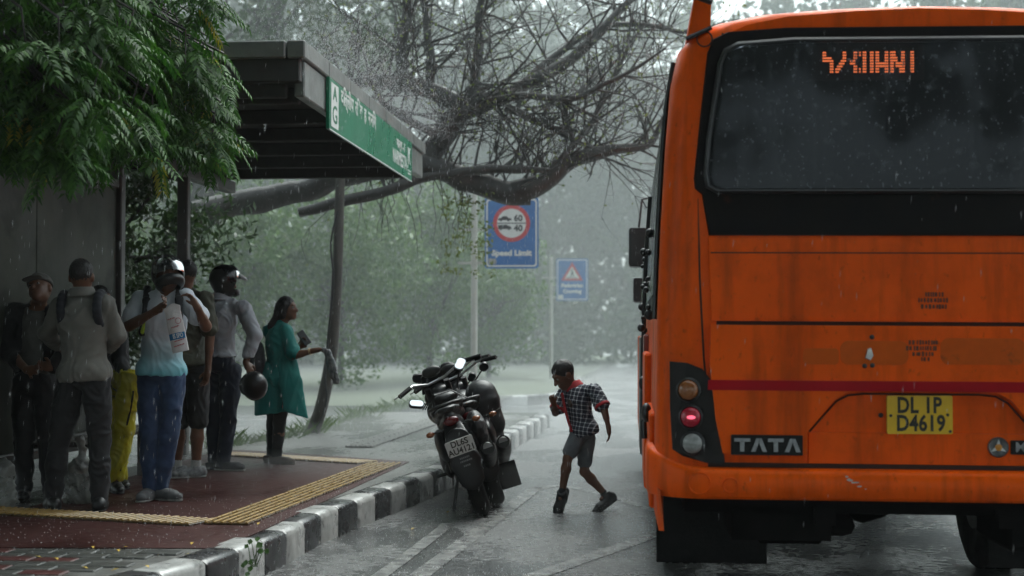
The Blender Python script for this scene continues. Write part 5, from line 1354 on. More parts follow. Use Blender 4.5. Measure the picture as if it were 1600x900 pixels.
# ================================================================== road signs
sblue = M('sign blue', (.03, .15, .42), (.025, .12, .34), 6, .4, .3); swhite = M('sign paint white', (.7, .7, .68), (.6, .6, .58), 8, .45); sred = M('sign red', (.5, .04, .05), None, 5, .45); sblack = M('sign black', (.02, .02, .022), None, 5, .5)
galv = M('weathered white pole', (.48, .47, .43), (.36, .35, .31), 5, .5, .35)
def road_sign(label, pole_px, pole_top, x0, x1, y0, y1, Y, kind, base_z):
    c = at_y((x0 + x1) / 2, (y0 + y1) / 2, Y); w_ = (x1 - x0) * Y / F; h_ = (y1 - y0) * Y / F
    pp = at_y(pole_px, (y0 + y1) / 2, Y); top = at_y(pole_px, pole_top, Y).z
    o = Vector((pp.x, Y, base_z)); root = empty('road_sign', o, 0, label, 'road sign')
    MB().lathe([(.055, -.3), (.055, top - base_z), (.0, top - base_z + .02)], 14).build('post', galv, root, smooth=40)
    mb = MB(); 
    for zz in (c.z + h_ * .05, c.z - h_ * .42): MB().box(((c.x - o.x - w_ / 2) / 2 + .0, .0, zz - base_z), (abs(c.x - o.x) + .1, .03, .04)).build('bracket', galv, root)
    Mx = Matrix.Translation((c.x - o.x, -.02, c.z - o.z)) @ Matrix.Rotation(R(90), 4, 'X')
    pnl = MB().prism(rrect(w_, h_, .05, 4), -.03, 0, Mx).build('panel', sblue, root)
    # white border line
    mb = MB(); A_ = rrect(w_ * .94, h_ * .95, .05, 5); B_ = rrect(w_ * .94 - .05, h_ * .95 - .05, .04, 5); n_ = len(A_)
    mb.add([Mx @ Vector((a, b_, .003)) for a, b_ in A_] + [Mx @ Vector((a, b_, .003)) for a, b_ in B_], [(i, (i + 1) % n_, n_ + (i + 1) % n_, n_ + i) for i in range(n_)]); mb.build('border', swhite, pnl)
    T = lambda a, b_, z=.004: Mx @ Matrix.Translation((a, b_, z))
    if kind == 'speed':
        cy = h_ * .135; r_ = w_ * .345
        MB().prism(circle(0, cy, r_, 36), .001, .005, Mx).build('ring', sred, pnl); MB().prism(circle(0, cy, r_ * .78, 36), .005, .008, Mx).build('disc', swhite, pnl)
        MB().prism([(-r_ * .78, cy - .008), (r_ * .78, cy - .008), (r_ * .78, cy + .008), (-r_ * .78, cy + .008)], .008, .010, Mx).build('divider', sblack, pnl)
        text('figures', '60', r_ * .46, sblack, pnl, T(r_ * .36, cy + r_ * .26, .0082), .001, bold=.006); text('figures', '40', r_ * .46, sblack, pnl, T(r_ * .36, cy - r_ * .28, .0082), .001, bold=.006)
        s_ = r_ * .36; ox, oz = -r_ * .36, cy + r_ * .22
        car = [(-1, -.15), (-.95, .12), (-.55, .2), (-.3, .45), (.25, .45), (.5, .2), (.95, .1), (1, -.15), (.7, -.15), (.62, -.32), (.42, -.32), (.34, -.15), (-.38, -.15), (-.46, -.32), (-.66, -.32), (-.74, -.15)]
        MB().prism([(ox + a * s_, oz + b_ * s_) for a, b_ in car], .008, .010, Mx).build('car_symbol', sblack, pnl)
        oz = cy - r_ * .24; trk = [(-1, -.2), (-1, .4), (.35, .45), (.35, .3), (.7, .3), (.98, .05), (1, -.2), (.78, -.2), (.7, -.36), (.52, -.36), (.44, -.2), (-.4, -.2), (-.48, -.36), (-.68, -.36), (-.76, -.2)]
        MB().prism([(ox + a * s_, oz + b_ * s_) for a, b_ in trk], .008, .010, Mx).build('lorry_symbol', sblack, pnl)
        text('wording', 'Speed Limit', h_ * .105, swhite, pnl, T(0, -h_ * .285), .001, sx=1.12, bold=.007)
        MB().prism([(-w_ * .43, -h_ * .44), (-w_ * .29, -h_ * .44), (-w_ * .29, -h_ * .36), (-w_ * .43, -h_ * .36)], .003, .006, Mx).build('sticker', M('sticker', (.4, .4, .36), (.2, .2, .2), 30, .5), pnl)
    else:
        cy = h_ * .17; a_ = w_ * .34
        MB().prism([(0, cy + a_ * .95), (-a_, cy - a_ * .75), (a_, cy - a_ * .75)], .001, .005, Mx).build('triangle', sred, pnl)
        MB().prism([(0, cy + a_ * .55), (-a_ * .68, cy - a_ * .56), (a_ * .68, cy - a_ * .56)], .005, .008, Mx).build('triangle_field', swhite, pnl)
        mb = MB(); mb.prism(circle(0, cy + a_ * .25, a_ * .07, 10), .008, .010, Mx); mb.prism([(-.05 * a_, cy + a_ * .16), (.05 * a_, cy + a_ * .16), (.1 * a_, cy - a_ * .1), (.16 * a_, cy - a_ * .38), (.08 * a_, cy - a_ * .38), (0, cy - a_ * .12), (-.1 * a_, cy - a_ * .38), (-.18 * a_, cy - a_ * .38), (-.08 * a_, cy - a_ * .1)][::-1], .008, .010, Mx)
        for q in range(5): mb.prism([(a_ * (-.5 + q * .21), cy - a_ * .53), (a_ * (-.4 + q * .21), cy - a_ * .53), (a_ * (-.38 + q * .19), cy - a_ * .41), (a_ * (-.46 + q * .19), cy - a_ * .41)], .008, .010, Mx)
        mb.build('crossing_symbol', sblack, pnl)
        text('wording', 'Pedestrian', h_ * .115, swhite, pnl, T(0, -h_ * .14), .001, sx=1.05, bold=.008); text('wording', 'Crossing', h_ * .115, swhite, pnl, T(0, -h_ * .28), .001, sx=1.05, bold=.008)
        MB().prism([(-w_ * .43, -h_ * .45), (-w_ * .28, -h_ * .45), (-w_ * .28, -h_ * .36), (-w_ * .43, -h_ * .36)], .003, .006, Mx).build('sticker', swhite, pnl)
road_sign('blue road sign reading Speed Limit with a red ring and the figures 60 and 40', 741, 303, 757, 842, 308, 420, 25.5, 'speed', ZP)
road_sign('small blue road sign with a red warning triangle, pedestrian crossing', 861, 402, 869, 919, 404, 470, 43.0, 'cross', .17)

# ================================================================== motorcycles
bk = M('motorcycle black', (.006, .006, .007), (.013, .013, .014), 9, .3, .5, spec=.35); bkm = M('matt black metal', (.012, .012, .013), (.024, .023, .022), 14, .5, .35, metal=.2)
mirror = M('mirror glass', (.9, .92, .93), None, 5, .02, metal=1)
amber = M('amber lens', (.22, .07, .02), None, 5, .2, coat=.4); redl = M('red lens', (.10, .006, .008), None, 5, .2, coat=.4)
def bike_parts(root, steer, plate=None):
    def ring_wheel(y, r_, wd, name):
        m_ = Matrix.Translation((0, y, r_)) @ Matrix.Rotation(R(90), 4, 'Y')
        pr = [(r_ - .07, -wd * .42), (r_ - .035, -wd * .5), (r_ - .012, -wd * .38), (r_, -wd * .12), (r_, wd * .12), (r_ - .012, wd * .38), (r_ - .035, wd * .5), (r_ - .07, wd * .42)]
        t = MB().lathe(pr, 36, m_, closed=True).build(name, rubber, root, smooth=50)
        mb = MB(); mb.lathe([(r_ - .07, -.035), (r_ - .085, -.03), (r_ - .085, .03), (r_ - .07, .035)], 30, m_, closed=True)
        for q in range(5):
            a = 2 * math.pi * q / 5; mb.tube([m_ @ Vector((.03 * math.cos(a), .03 * math.sin(a), 0)), m_ @ Vector(((r_ - .08) * math.cos(a), (r_ - .08) * math.sin(a), 0))], .014, 6)
        mb.lathe([(.045, -.06), (.045, .06)], 14, m_); mb.lathe([(.12, .045), (.12, .05), (.05, .05)], 20, m_)
        mb.build('rim', bkm, t)
    ring_wheel(0, .305, .125, 'rear_wheel'); ring_wheel(1.33, .30, .09, 'front_wheel')
    f = Field(.02)          # tank
    f.ell((0, .72, .80), (.125, .23, .11)); f.ell((0, .55, .78), (.10, .16, .07)); f.ell((.09, .78, .78), (.06, .16, .08)); f.ell((-.09, .78, .78), (.06, .16, .08))
    part('fuel_tank', f, .014, bk, root, (0, 0, 0))
    f = Field(.02); f.chain([(0, .50, .775), (0, .25, .76), (0, .0, .80), (0, -.22, .83)], [.11, .125, .105, .075], ((0, 0, 1), .42)); part('seat', f, .014, M('wet seat vinyl', (.012, .012, .012), (.03, .03, .03), 20, .3, .5, bump=.2), root, (0, 0, 0))
    f = Field(.02); f.chain([(0, .4, .66), (0, .1, .69), (0, -.26, .77)], [.10, .10, .05], ((1, 0, 0), .9)); part('tail_cowl', f, .014, bk, root, (0, 0, 0))
    mb = MB(); mb.tube([(-.11, .05, .80), (-.12, -.2, .86), (-.06, -.3, .87), (.06, -.3, .87), (.12, -.2, .86), (.11, .05, .80)], .014, 7); mb.build('grab_rail', bkm, root, smooth=60)
    f = Field(.01); f.ell((0, -.30, .745), (.055, .03, .035)); part('tail_lamp', f, .008, redl, root, (0, 0, 0))
    # rear mudguard hugging the wheel with a broad plate carrier
    mb = MB(); vs = []; n_ = 14
    for i in range(n_):
        a = R(75 + 110 * i / (n_ - 1)); r_ = .36
        for (x, dr) in ((-.085, -.03), (-.07, 0), (.07, 0), (.085, -.03)): vs.append((x, (r_ + dr) * math.cos(a), .305 + (r_ + dr) * math.sin(a)))
    mb.add(vs, [(i * 4 + q, i * 4 + 4 + q, i * 4 + 5 + q, i * 4 + 1 + q) for i in range(n_ - 1) for q in range(3)]); mb.build('rear_mudguard', bk, root, smooth=60)
    f = Field(.015); f.chain([(0, -.26, .72), (0, -.36, .6), (0, -.415, .44), (0, -.42, .33)], [.07, .095, .11, .095], ((0, 1, 0), .2)); part('plate_carrier', f, .011, bk, root, (0, 0, 0))
    mb = MB()                # engine, frame
    mb.box((0, .62, .42), (.24, .32, .26), bev=.04); mb.lathe([(.09, -.1), (.09, .12), (.07, .15), (0, .16)], 18, Matrix.Translation((.06, .58, .38)) @ Matrix.Rotation(R(90), 4, 'Y')); 
    for q in range(6): mb.box((0, .74, .52 + .03 * q), (.2, .18, .014), bev=.004)
    mb.build('engine', bkm, root, smooth=40)
    mb = MB(); mb.tube([(0, 1.06, .92), (0, .85, .7), (0, .5, .66), (.1, .3, .55), (.1, .1, .45)], .025, 7); mb.tube([(0, 1.05, .8), (0, .95, .45), (0, .75, .28), (0, .35, .28)], .022, 7)
    for s_ in (-1, 1): mb.tube([(s_ * .085, .42, .36), (s_ * .09, 0, .305)], .022, 7); mb.tube([(s_ * .10, .25, .66), (s_ * .10, .03, .36)], .03, 8)
    mb.build('frame', bkm, root, smooth=50)
    for s_ in (-1, 1):
        f = Field(.03); f.ell((s_ * .115, .18, .56), (.055, .26, .13)); f.ell((s_ * .13, .32, .42), (.05, .2, .12)); part('side_cover', f, .014, bk, root, (0, 0, 0))
    mb = MB(); mb.tube([(.08, .85, .5), (.1, .95, .3), (.14, .6, .22), (.16, .3, .27)], .022, 8); mb.tube([(.16, .32, .27), (.175, .1, .36), (.185, -.2, .455), (.185, -.27, .475)], [.04, .055, .06, .05], 14); mb.build('exhaust', bkm, root, smooth=50)
    mb = MB(); mb.lathe([(.035, 0), (.033, -.02), (.0, -.02)], 14, Matrix.Translation((.185, -.272, .476)) @ Matrix.Rotation(R(105), 4, 'X')); mb.build('exhaust_tip', chrome, root, smooth=40)
    for s_ in (-1, 1):
        mb = MB(); mb.tube([(s_ * .05, -.24, .70), (s_ * .15, -.26, .70)], .009, 6); st = mb.build('indicator_stalk', bkm, root); f = Field(.01); f.ell((s_ * .175, -.27, .70), (.032, .028, .022)); part('indicator_lens', f, .008, amber, st, (0, 0, 0))
    mb = MB(); mb.tube([(-.08, .45, .3), (-.22, .38, .0 + .03)], .012, 6); mb.build('side_stand', bkm, root)
    for s_ in (-1, 1): mb = MB(); mb.tube([(s_ * .1, .22, .35), (s_ * .24, .2, .36)], .014, 6); mb.build('footpeg', bkm, root)
    # forks, bars and cowl turn with the steering
    st = Matrix.Translation((0, 1.06, .9)) @ Matrix.Rotation(steer, 4, (0, -.4, .92)) @ Matrix.Translation((0, -1.06, -.9))
    mb = MB()
    for s_ in (-1, 1): mb.tube([st @ Vector((s_ * .09, 1.02, .98)), st @ Vector((s_ * .09, 1.33, .30))], [.024, .02], 8)
    mb.build('fork', bkm, root, smooth=50)
    mb = MB(); mb.tube([st @ Vector(p) for p in ((-.37, .80, 1.035), (-.22, .88, 1.06), (-.08, .98, 1.01), (.08, .98, 1.01), (.22, .88, 1.06), (.37, .80, 1.035))], .011, 8); mb.build('handlebar', chrome, root, smooth=50)
    for s_ in (-1, 1):
        mb = MB(); mb.tube([st @ Vector((s_ * .37, .80, 1.035)), st @ Vector((s_ * .25, .865, 1.055))], .0185, 10); mb.build('grip', rubber, root, smooth=50)
        mb = MB(); mb.tube([st @ Vector((s_ * .24, .90, 1.05)), st @ Vector((s_ * .3, .93, 1.04)), st @ Vector((s_ * .40, .88, 1.03))], .006, 6); mb.build('lever', bkm, root)
    f = Field(.03); hl = lambda p: nv(st @ Vector(p))
    f.ell(hl((0, 1.12, .88)), (.12, .10, .10)); part('headlamp_cowl', f, .014, bk, root, (0, 0, 0))
    mb = MB(); mb.prism([(-.12, .0), (.12, .0), (.085, .14), (.03, .19), (-.03, .19), (-.085, .14)], -.012, .012, st @ Matrix.Translation((0, 1.13, .95)) @ Matrix.Rotation(R(112), 4, 'X') @ Matrix.Diagonal((1, 1, -1, 1)), .01); mb.build('windscreen', bk, root)
    f = Field(.01); f.ell(hl((.0, 1.0, 1.09)), (.08, .03, .045)); part('instrument_pod', f, .011, bkm, root, (0, 0, 0))
    if plate:
        Mx = Matrix.Translation((0, -.425, .565)) @ Matrix.Rotation(R(78), 4, 'X')
        Mx = Matrix.Translation((0, -.452, .565)) @ Matrix.Rotation(R(100), 4, 'X')
        pl_ = MB().prism(rrect(.205, .115, .012, 4), 0, .006, Mx).build('number_plate', M('white plate', (.6, .6, .58), (.5, .5, .48), 20, .4), root)
        text('plate_text', plate[0], .062, ptm, pl_, Mx @ Matrix.Translation((0, .027, .0062)), .0006, sx=.95, bold=.0016); text('plate_text', plate[1], .062, ptm, pl_, Mx @ Matrix.Translation((0, -.028, .0062)), .0006, sx=.95, bold=.0016)
        rr = random.Random(3); mb = MB()
        for (z_, w_) in ((-.09, .07), (-.115, .08), (-.15, .05)):
            x = -w_ / 2
            while x < w_ / 2: d_ = rr.uniform(.006, .012); mb.add([Mx @ Vector(v) for v in ((x, z_, .014), (x + d_, z_, .014), (x + d_, z_ + .013, .014), (x, z_ + .013, .014))], [(0, 1, 2, 3)]); x += d_ + .004
        mb.build('mudguard_print', M('dull print', (.22, .22, .22), None, 5, .6), root)
def bike_mirror(root, W, a, b_, px, py, Y, w_, h_, tilt, roll, glassmat, back=False, sx=.05):
    """stalk from the bar to a mirror head placed at a pixel and depth"""
    inv = W.inverted(); c = inv @ at_y(px, py, Y); s0 = inv @ at_y(a, b_, Y + .02)
    mb = MB(); mid = (s0 + c) / 2 + Vector((0, .03, .0)); mb.tube([s0, mid, c + Vector((0, .02, 0))], [.008, .007, .007], 7); o = mb.build('mirror_stalk', bkm, root, smooth=60)
    # frame facing the camera side with an upward tilt, given in world then brought to the bike
    zdir = Vector((sx, -math.cos(tilt), math.sin(tilt))).normalized(); xdir = Vector((math.cos(roll), 0, math.sin(roll))); xdir = (xdir - zdir * xdir.dot(zdir)).normalized()
    wm = frame((0, 0, 0), xdir, zdir.cross(xdir)); lm_ = inv.to_3x3().to_4x4() @ wm; lm_.translation = c
    mb = MB(); mb.prism(rrect(w_, h_, min(w_, h_) * .42, 6), -.03, .0, lm_); h0 = mb.build('mirror_shell', bk, o, smooth=30)
    if not back: MB().prism(rrect(w_ * .9, h_ * .86, min(w_, h_) * .38, 6), .0, .002, lm_).build('mirror_glass', glassmat, h0)
BIKES = []
def motorcycle(label, px, py, rz, lean, steer, plate, group='motorcycles parked against the kerb'):
    p = on_z(px, py, 0); root = empty('motorcycle', p, rz, label, 'motorcycle', group)
    root.rotation_mode = 'XYZ'; root.scale = (1.08,) * 3; W = Matrix.Translation(p) @ Matrix.Rotation(rz, 4, 'Z') @ Matrix.Rotation(lean, 4, 'Y') @ Matrix.Scale(1.08, 4)
    root.rotation_euler = W.to_euler('XYZ'); bike_parts(root, steer, plate); return root, W
EXTRA = 1
a_, W = motorcycle('nearest black motorcycle leaning on the kerb with white number plate and bright mirrors', 757, 803, R(9), R(-20), R(16), ('DL6S', 'AU4121'))
bike_mirror(a_, W, 690, 634, 651, 630, 12.6, .125, .07, R(41), R(8), mirror, sx=.25); bike_mirror(a_, W, 714, 606, 719, 568, 13.1, .08, .14, R(41), R(-20), mirror, sx=.2)
f = Field(.02)
b2, W = motorcycle('second black motorcycle half hidden, with a round black tail bag', 779, 789, R(9), R(-19), R(10), None)
sbm = M('wet nylon bag', (.012, .012, .013), (.03, .03, .032), 10, .35, .6, bump=.3)
for s_ in (1,):
    f = Field(.04); f.ell((s_ * .17, .08, .62), (.07, .18, .12)); f.ell((s_ * .16, .1, .54), (.06, .15, .08)); f.disp = folds(12, .01, (10, 10, 8)); part('saddle_bag', f, .012, sbm, a_, (0, 0, 0))
mb = MB(); mb.tube([(.10, .95, .72), (.24, .90, .62), (.26, .86, .45), (.12, .9, .32)], .014, 7); mb.build('crash_guard', bkm, a_, smooth=60)
f = Field(.02); f.ell((0, .14, .85), (.13, .17, .05)); f.ell((.02, .06, .90), (.09, .11, .035)); f.disp = folds(13, .02, (9, 9, 9)); part('seat_bundle', f, .012, sbm, a_, (0, 0, 0))
mb = MB()
for k_ in range(5): mb.tube([(-.17 + .02 * k_, .3 - .09 * k_, .86), (-.05, .28 - .09 * k_, .95), (.08, .25 - .07 * k_, .94), (.17, .2 - .08 * k_, .85)], .005, 5)
mb.build('luggage_net', bkm, a_, kind='stuff')
dk = M('dark mirror glass', (.05, .055, .06), None, 5, .15, metal=.5)
bike_mirror(b2, W, 688, 616, 655, 592, 13.6, .125, .08, R(-25), R(4), dk); bike_mirror(b2, W, 733, 610, 756, 574, 13.7, .085, .075, R(-25), R(50), dk)
f = Field(.03); inv = W.inverted()
for (x0_, y0_, x1_, y1_, r_) in ((756, 634, 764, 662, .12), (752, 618, 754, 626, .128)):
    f.cone(inv @ at_y(x0_, y0_, 13.05), inv @ at_y(x1_, y1_, 13.05), r_, r_ * 1.08)
part('tail_bag', f, .012, M('wet nylon bag', (.012, .012, .013), (.03, .03, .032), 10, .35, .6, bump=.3), b2, (0, 0, 0))
mb = MB(); q = inv @ at_y(760, 648, 13.05); mb.tube([q + Vector((.13 * math.cos(t), .13 * math.sin(t), .02 * math.cos(t))) for t in np.linspace(0, 6.2832, 25)], .006, 6, cap=False); mb.build('bag_strap', bkm, b2)
mb = MB(); c = inv @ at_y(794, 742, 12.75); mb.box(c, (.16, .012, .2), Matrix.Rotation(R(2), 3, 'Y'), bev=.004); mb.build('mud_flap', rubber, b2)
c2, W = motorcycle('farthest motorcycle, only its grips and dark mirrors showing above the others', 771, 766, R(9), R(-20), R(8), None)
bike_mirror(c2, W, 700, 605, 668, 584, 14.7, .11, .075, R(-25), R(0), dk); bike_mirror(c2, W, 728, 606, 737, 590, 14.8, .07, .09, R(-25), R(-30), dk)
# ================================================================== trees and plants
def leaf_mat(name, c1, c2, trans=.35, rough=.45):
    m = bpy.data.materials.new(name); m.use_nodes = True; n, l = m.node_tree.nodes, m.node_tree.links; b = n['Principled BSDF']; out = n['Material Output']
    g = n.new('ShaderNodeNewGeometry'); r = n.new('ShaderNodeValToRGB'); r.color_ramp.elements[0].color = rgba(c1); r.color_ramp.elements[1].color = rgba(c2)
    l.new(g.outputs['Random Per Island'], r.inputs[0]); l.new(r.outputs[0], b.inputs['Base Color']); b.inputs['Roughness'].default_value = rough
    t = n.new('ShaderNodeBsdfTranslucent'); l.new(r.outputs[0], t.inputs[0]); ms = n.new('ShaderNodeMixShader'); ms.inputs[0].default_value = trans
    l.new(b.outputs[0], ms.inputs[1]); l.new(t.outputs[0], ms.inputs[2]); l.new(ms.outputs[0], out.inputs[0]); return m
bark = M('wet dark bark', (.014, .012, .011), (.034, .03, .027), 14, .6, .45, bump=.8, bscale=40, stretch=(1, 1, .4))
bark_l = M('grey bark', (.09, .08, .07), (.05, .045, .04), 9, .7, bump=.8, bscale=30, stretch=(1, 1, .4))
def rand_dirs(n, r_):
    v = r_.normal(size=(n, 3)); return v / np.linalg.norm(v, axis=1)[:, None]
def leaves(C, size, r_, aspect=.42, droop=.3, jitter=.3):
    """rhombic folded leaf at each centre"""
    n = len(C); d = rand_dirs(n, r_); d[:, 2] -= droop; d /= np.linalg.norm(d, axis=1)[:, None]
    s = np.cross(d, rand_dirs(n, r_)); s /= np.linalg.norm(s, axis=1)[:, None] + 1e-9; nn = np.cross(d, s)
    L = (size * (1 + jitter * r_.uniform(-1, 1, n)))[:, None]
    V = np.stack([C - d * L * .5, C + s * L * aspect * .5 + nn * L * .06, C + d * L * .5, C - s * L * aspect * .5 + nn * L * .06], 1).reshape(-1, 3)
    return V, np.arange(4 * n).reshape(n, 4)
def clump_points(centers, radii, per, r_, flat=.7):
    n = len(centers); P = np.repeat(centers, per, 0); d = rand_dirs(n * per, r_) * (r_.uniform(0, 1, n * per) ** .45)[:, None]
    d[:, 2] *= flat; return P + d * np.repeat(radii, per)[:, None]
def tree(name, label, X, Y, z0, h, rx, ry, zc0, n_cl, per, lsize, mat, seed, group=None, cr=(.5, 1.0), lean=(0, 0), tr=.16, aspect=.5, droop=.3, trunk_mat=None, root=None):
    r_ = np.random.default_rng(seed); rd = random.Random(seed)
    root = root or empty(name, (X, Y, z0), 0, label, 'tree' if 'shrub' not in name else 'shrub', group)
    # crown clumps in an uneven ellipsoid
    zc = (zc0 + h) / 2; hz = (h - zc0) / 2
    C = rand_dirs(n_cl, r_) * (r_.uniform(0, 1, n_cl) ** .38)[:, None]
    bump_ = np.array([1 + .30 * mnoise.noise(Vector(c) * 1.7 + Vector((seed, 0, 0))) for c in C])
    C = C * bump_[:, None] * np.array([rx, ry, hz]) + np.array([lean[0], lean[1], zc])
    C[:, 2] = np.maximum(C[:, 2], .25)
    P = clump_points(C, r_.uniform(cr[0], cr[1], n_cl), per, r_)
    P[:, 2] = np.maximum(P[:, 2], .05)
    V, Q = leaves(P, lsize, r_, aspect, droop)
    fast_mesh('crown', V, Q, mat, root)
    mb = MB(); ft = Vector((lean[0], lean[1], zc - hz * .25)); pts = []
    for t in np.linspace(0, 1, 7): pts.append(Vector((lean[0] * t * t + .05 * h / 6 * mnoise.noise((t * 3, seed, 0)), lean[1] * t * t + .05 * h / 6 * mnoise.noise((t * 3, seed, 5)), t * ft.z)))
    mb.tube(pts, [tr * (1.25 - .6 * t) for t in np.linspace(0, 1, 7)], 8)
    for i in r_.choice(n_cl, min(n_cl, 26), replace=False):
        s0 = pts[rd.randint(3, 6)]; e = Vector(C[i]); m1 = s0.lerp(e, .5) + Vector((rd.uniform(-.2, .2), rd.uniform(-.2, .2), rd.uniform(.0, .3)))
        mb.tube([s0, m1, e], [tr * .4, tr * .22, tr * .06], 5, cap=False)
    mb.build('trunk', trunk_mat or bark, root, smooth=70)
    return root
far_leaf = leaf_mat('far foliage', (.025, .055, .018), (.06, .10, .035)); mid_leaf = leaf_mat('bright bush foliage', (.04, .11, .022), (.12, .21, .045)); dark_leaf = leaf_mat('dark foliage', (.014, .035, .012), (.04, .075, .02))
olive_leaf = leaf_mat('yellow green foliage', (.07, .11, .02), (.18, .22, .05))
FG = 'trees fading into the rain beyond the signs'
far = [  # X, Y, height, rx, label
    (-15.5, 60, 19, 5.4, 'rain-dimmed broad tree behind the shelter sign end'), (-9.8, 66, 20, 5.4, 'tall pale tree standing behind the speed limit sign'),
    (-4.6, 72, 20, 5.2, 'rain-veiled tree directly behind the pedestrian crossing sign'), (0.4, 74, 19.5, 5.2, 'faint tree between the crossing sign and the bus'),
    (6.5, 64, 17, 4.8, 'faint tree whose top shows over the left of the bus roof'), (13, 58, 16, 5.2, 'faint tree whose top shows over the middle of the bus roof'), (-21, 52, 14, 5, 'dim tall tree furthest left behind the roof')]
for i, (X, Y, h, rx, lb) in enumerate(far):
    tree('far_tree', lb, X, Y, 0, h, rx, rx * .8, .6 if X < 2 else 3, 270 if X < 2 else 190, 80, .42, far_leaf, 100 + i, FG, (.7, 1.5), tr=.28)
# undergrowth closing the foot of the far trees
r_ = np.random.default_rng(5); C = np.stack([r_.uniform(-26, 12, 420), r_.uniform(60, 80, 420), r_.uniform(.2, 4.6, 420)], 1)
V, Q = leaves(clump_points(C, r_.uniform(.7, 1.5, 420), 42, r_), .5, r_); o = fast_mesh('undergrowth', V, Q, far_leaf); tag(o, 'dim mass of undergrowth at the foot of the far trees', 'undergrowth', kind='stuff')
BG = 'bright bushes behind the pavement'
bush = [(-12.0, 30, 5.2, 1.9, 'bright green bush glimpsed beside the white-shirted man'), (-9.3, 33, 5.0, 1.9, 'bright green bush behind the woman in teal'), (-7.2, 35.5, 5.4, 1.9, 'bright green bush right of the leaning trunk'),
        (-5.6, 39, 5.8, 1.7, 'leafy green bush left of the speed limit sign post'), (-4.6, 44, 4.6, 1.7, 'low green bush behind the speed limit sign post'), (-14.5, 34, 7.5, 2.4, 'taller green bush behind the shelter posts')]
for i, (X, Y, h, rx, lb) in enumerate(bush):
    tree('leafy_shrub', lb, X, Y, .1, h, rx, rx, .2, 120, 90, .15, mid_leaf, 200 + i, BG, (.35, .75), tr=.07)
tree('leafy_tree', 'tall green tree rising behind the shelter roof', -13.2, 27, 0, 11.5, 3.4, 3.0, 3.2, 190, 110, .16, mid_leaf, 301, None, (.5, 1.0), tr=.2)
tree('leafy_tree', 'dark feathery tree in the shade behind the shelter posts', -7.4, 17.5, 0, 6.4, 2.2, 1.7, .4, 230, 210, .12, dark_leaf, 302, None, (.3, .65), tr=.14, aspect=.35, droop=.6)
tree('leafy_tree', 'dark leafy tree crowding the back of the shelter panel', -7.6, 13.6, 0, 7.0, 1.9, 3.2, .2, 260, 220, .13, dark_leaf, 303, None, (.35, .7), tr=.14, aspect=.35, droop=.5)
tree('leafy_tree', 'pale green tree top above the shelter roof', -9.9, 31, 0, 12.5, 3.2, 3, 5.5, 120, 80, .17, far_leaf, 304, None, (.5, 1.1), tr=.2, lean=(2.3, 0))

# unseen trees added behind and beside the camera to shade the near street
for i, (X, Y, h, rx, lb) in enumerate([(-7.0, 1.0, 12, 6.3, 'unseen tree added for shade on the pavement side'), (5.5, -2.5, 13, 6.3, 'unseen tree added for shade on the road side'),
        (-2.5, -17, 14, 6.0, 'unseen tree added for shade further back down the road'), (13, -15, 13, 5.5, 'unseen tree added for shade on the far side of the road'), (-16, -14, 13, 5.5, 'unseen tree added for shade, set back from the pavement')]):
    tree('added_shade_tree', lb, X, Y, 0, h, rx, rx, 4.4, 300, 42, .54, far_leaf, 400 + i, 'unseen trees added for shade', (.8, 1.6), tr=.26)

# ---- the old tree whose bare limbs reach over the road
TY = 20.0
old = empty('old_tree', (at_y(272, 640, TY).x, TY, 0), 0, 'old dark tree stretching bare twisted limbs over the road behind the shelter sign', 'tree')
OB = Vector(old.location)
def lp(x, y, dy=0): return at_y(x, y, TY + dy) - OB
def limb(pts, rads, name='limb', seg=9):
    S = spline([tuple(lp(*p)) + (r_,) for p, r_ in zip(pts, rads)], 6)
    wob = [Vector(s[:3]) + Vector((mnoise.noise((s[0] * 2, s[2] * 2, 1)), mnoise.noise((s[0] * 2, s[2] * 2, 7)), mnoise.noise((s[0] * 2, s[2] * 2, 3)))) * .06 for s in S]
    rr_ = [s[3] * (1 + .16 * mnoise.noise((s[0] * 4, s[2] * 4, 9))) for s in S]
    MB().tube(wob, rr_, seg).build(name, bark, old, smooth=80); return list(zip(wob, rr_))
LM = []
MB().tube([Vector((0, 0, 0)), Vector((.05, .05, 1.2)), lp(276, 400), lp(285, 330)], [.34, .27, .24, .22], 12).build('trunk', bark, old, smooth=80)
LM.append(limb([(280, 345), (380, 318, .1), (465, 300, .1), (540, 272, .0), (620, 262, -.1), (690, 262, -.1), (735, 282, 0), (780, 300, 0), (828, 302, .05)], [.2, .18, .16, .17, .17, .16, .16, .17, .15]))
LM.append(limb([(800, 300, 0), (850, 283, .05), (900, 248, .1), (950, 236, .2), (1010, 226, .3), (1048, 175, .4)], [.15, .14, .11, .08, .05, .025]))
LM.append(limb([(470, 335, -.3), (560, 305, -.3), (640, 288, -.3), (700, 268, -.2), (760, 268, -.2), (820, 264, -.2), (860, 268, -.1)], [.07, .075, .07, .06, .06, .05, .03]))
LM.append(limb([(660, 262, 0), (690, 215, .1), (720, 178, .1), (760, 160, .2), (810, 142, .3), (870, 105, .4), (930, 55, .6), (985, 0, .8), (1010, -40, 1)], [.17, .16, .15, .13, .1, .085, .07, .05, .03]))
LM.append(limb([(735, 168, .1), (690, 145, .3), (640, 132, .5), (580, 125, .7), (540, 132, .8)], [.13, .12, .11, .09, .05]))
LM.append(limb([(632, 132, .5), (628, 80, .6), (634, 20, .7), (640, -50, .8)], [.09, .085, .075, .06]))
LM.append(limb([(675, 142, .4), (668, 80, .5), (662, 10, .7), (655, -50, .8)], [.07, .06, .05, .04]))
LM.append(limb([(735, 165, .1), (745, 90, .3), (752, 20, .4), (765, -50, .5)], [.08, .065, .05, .04]))
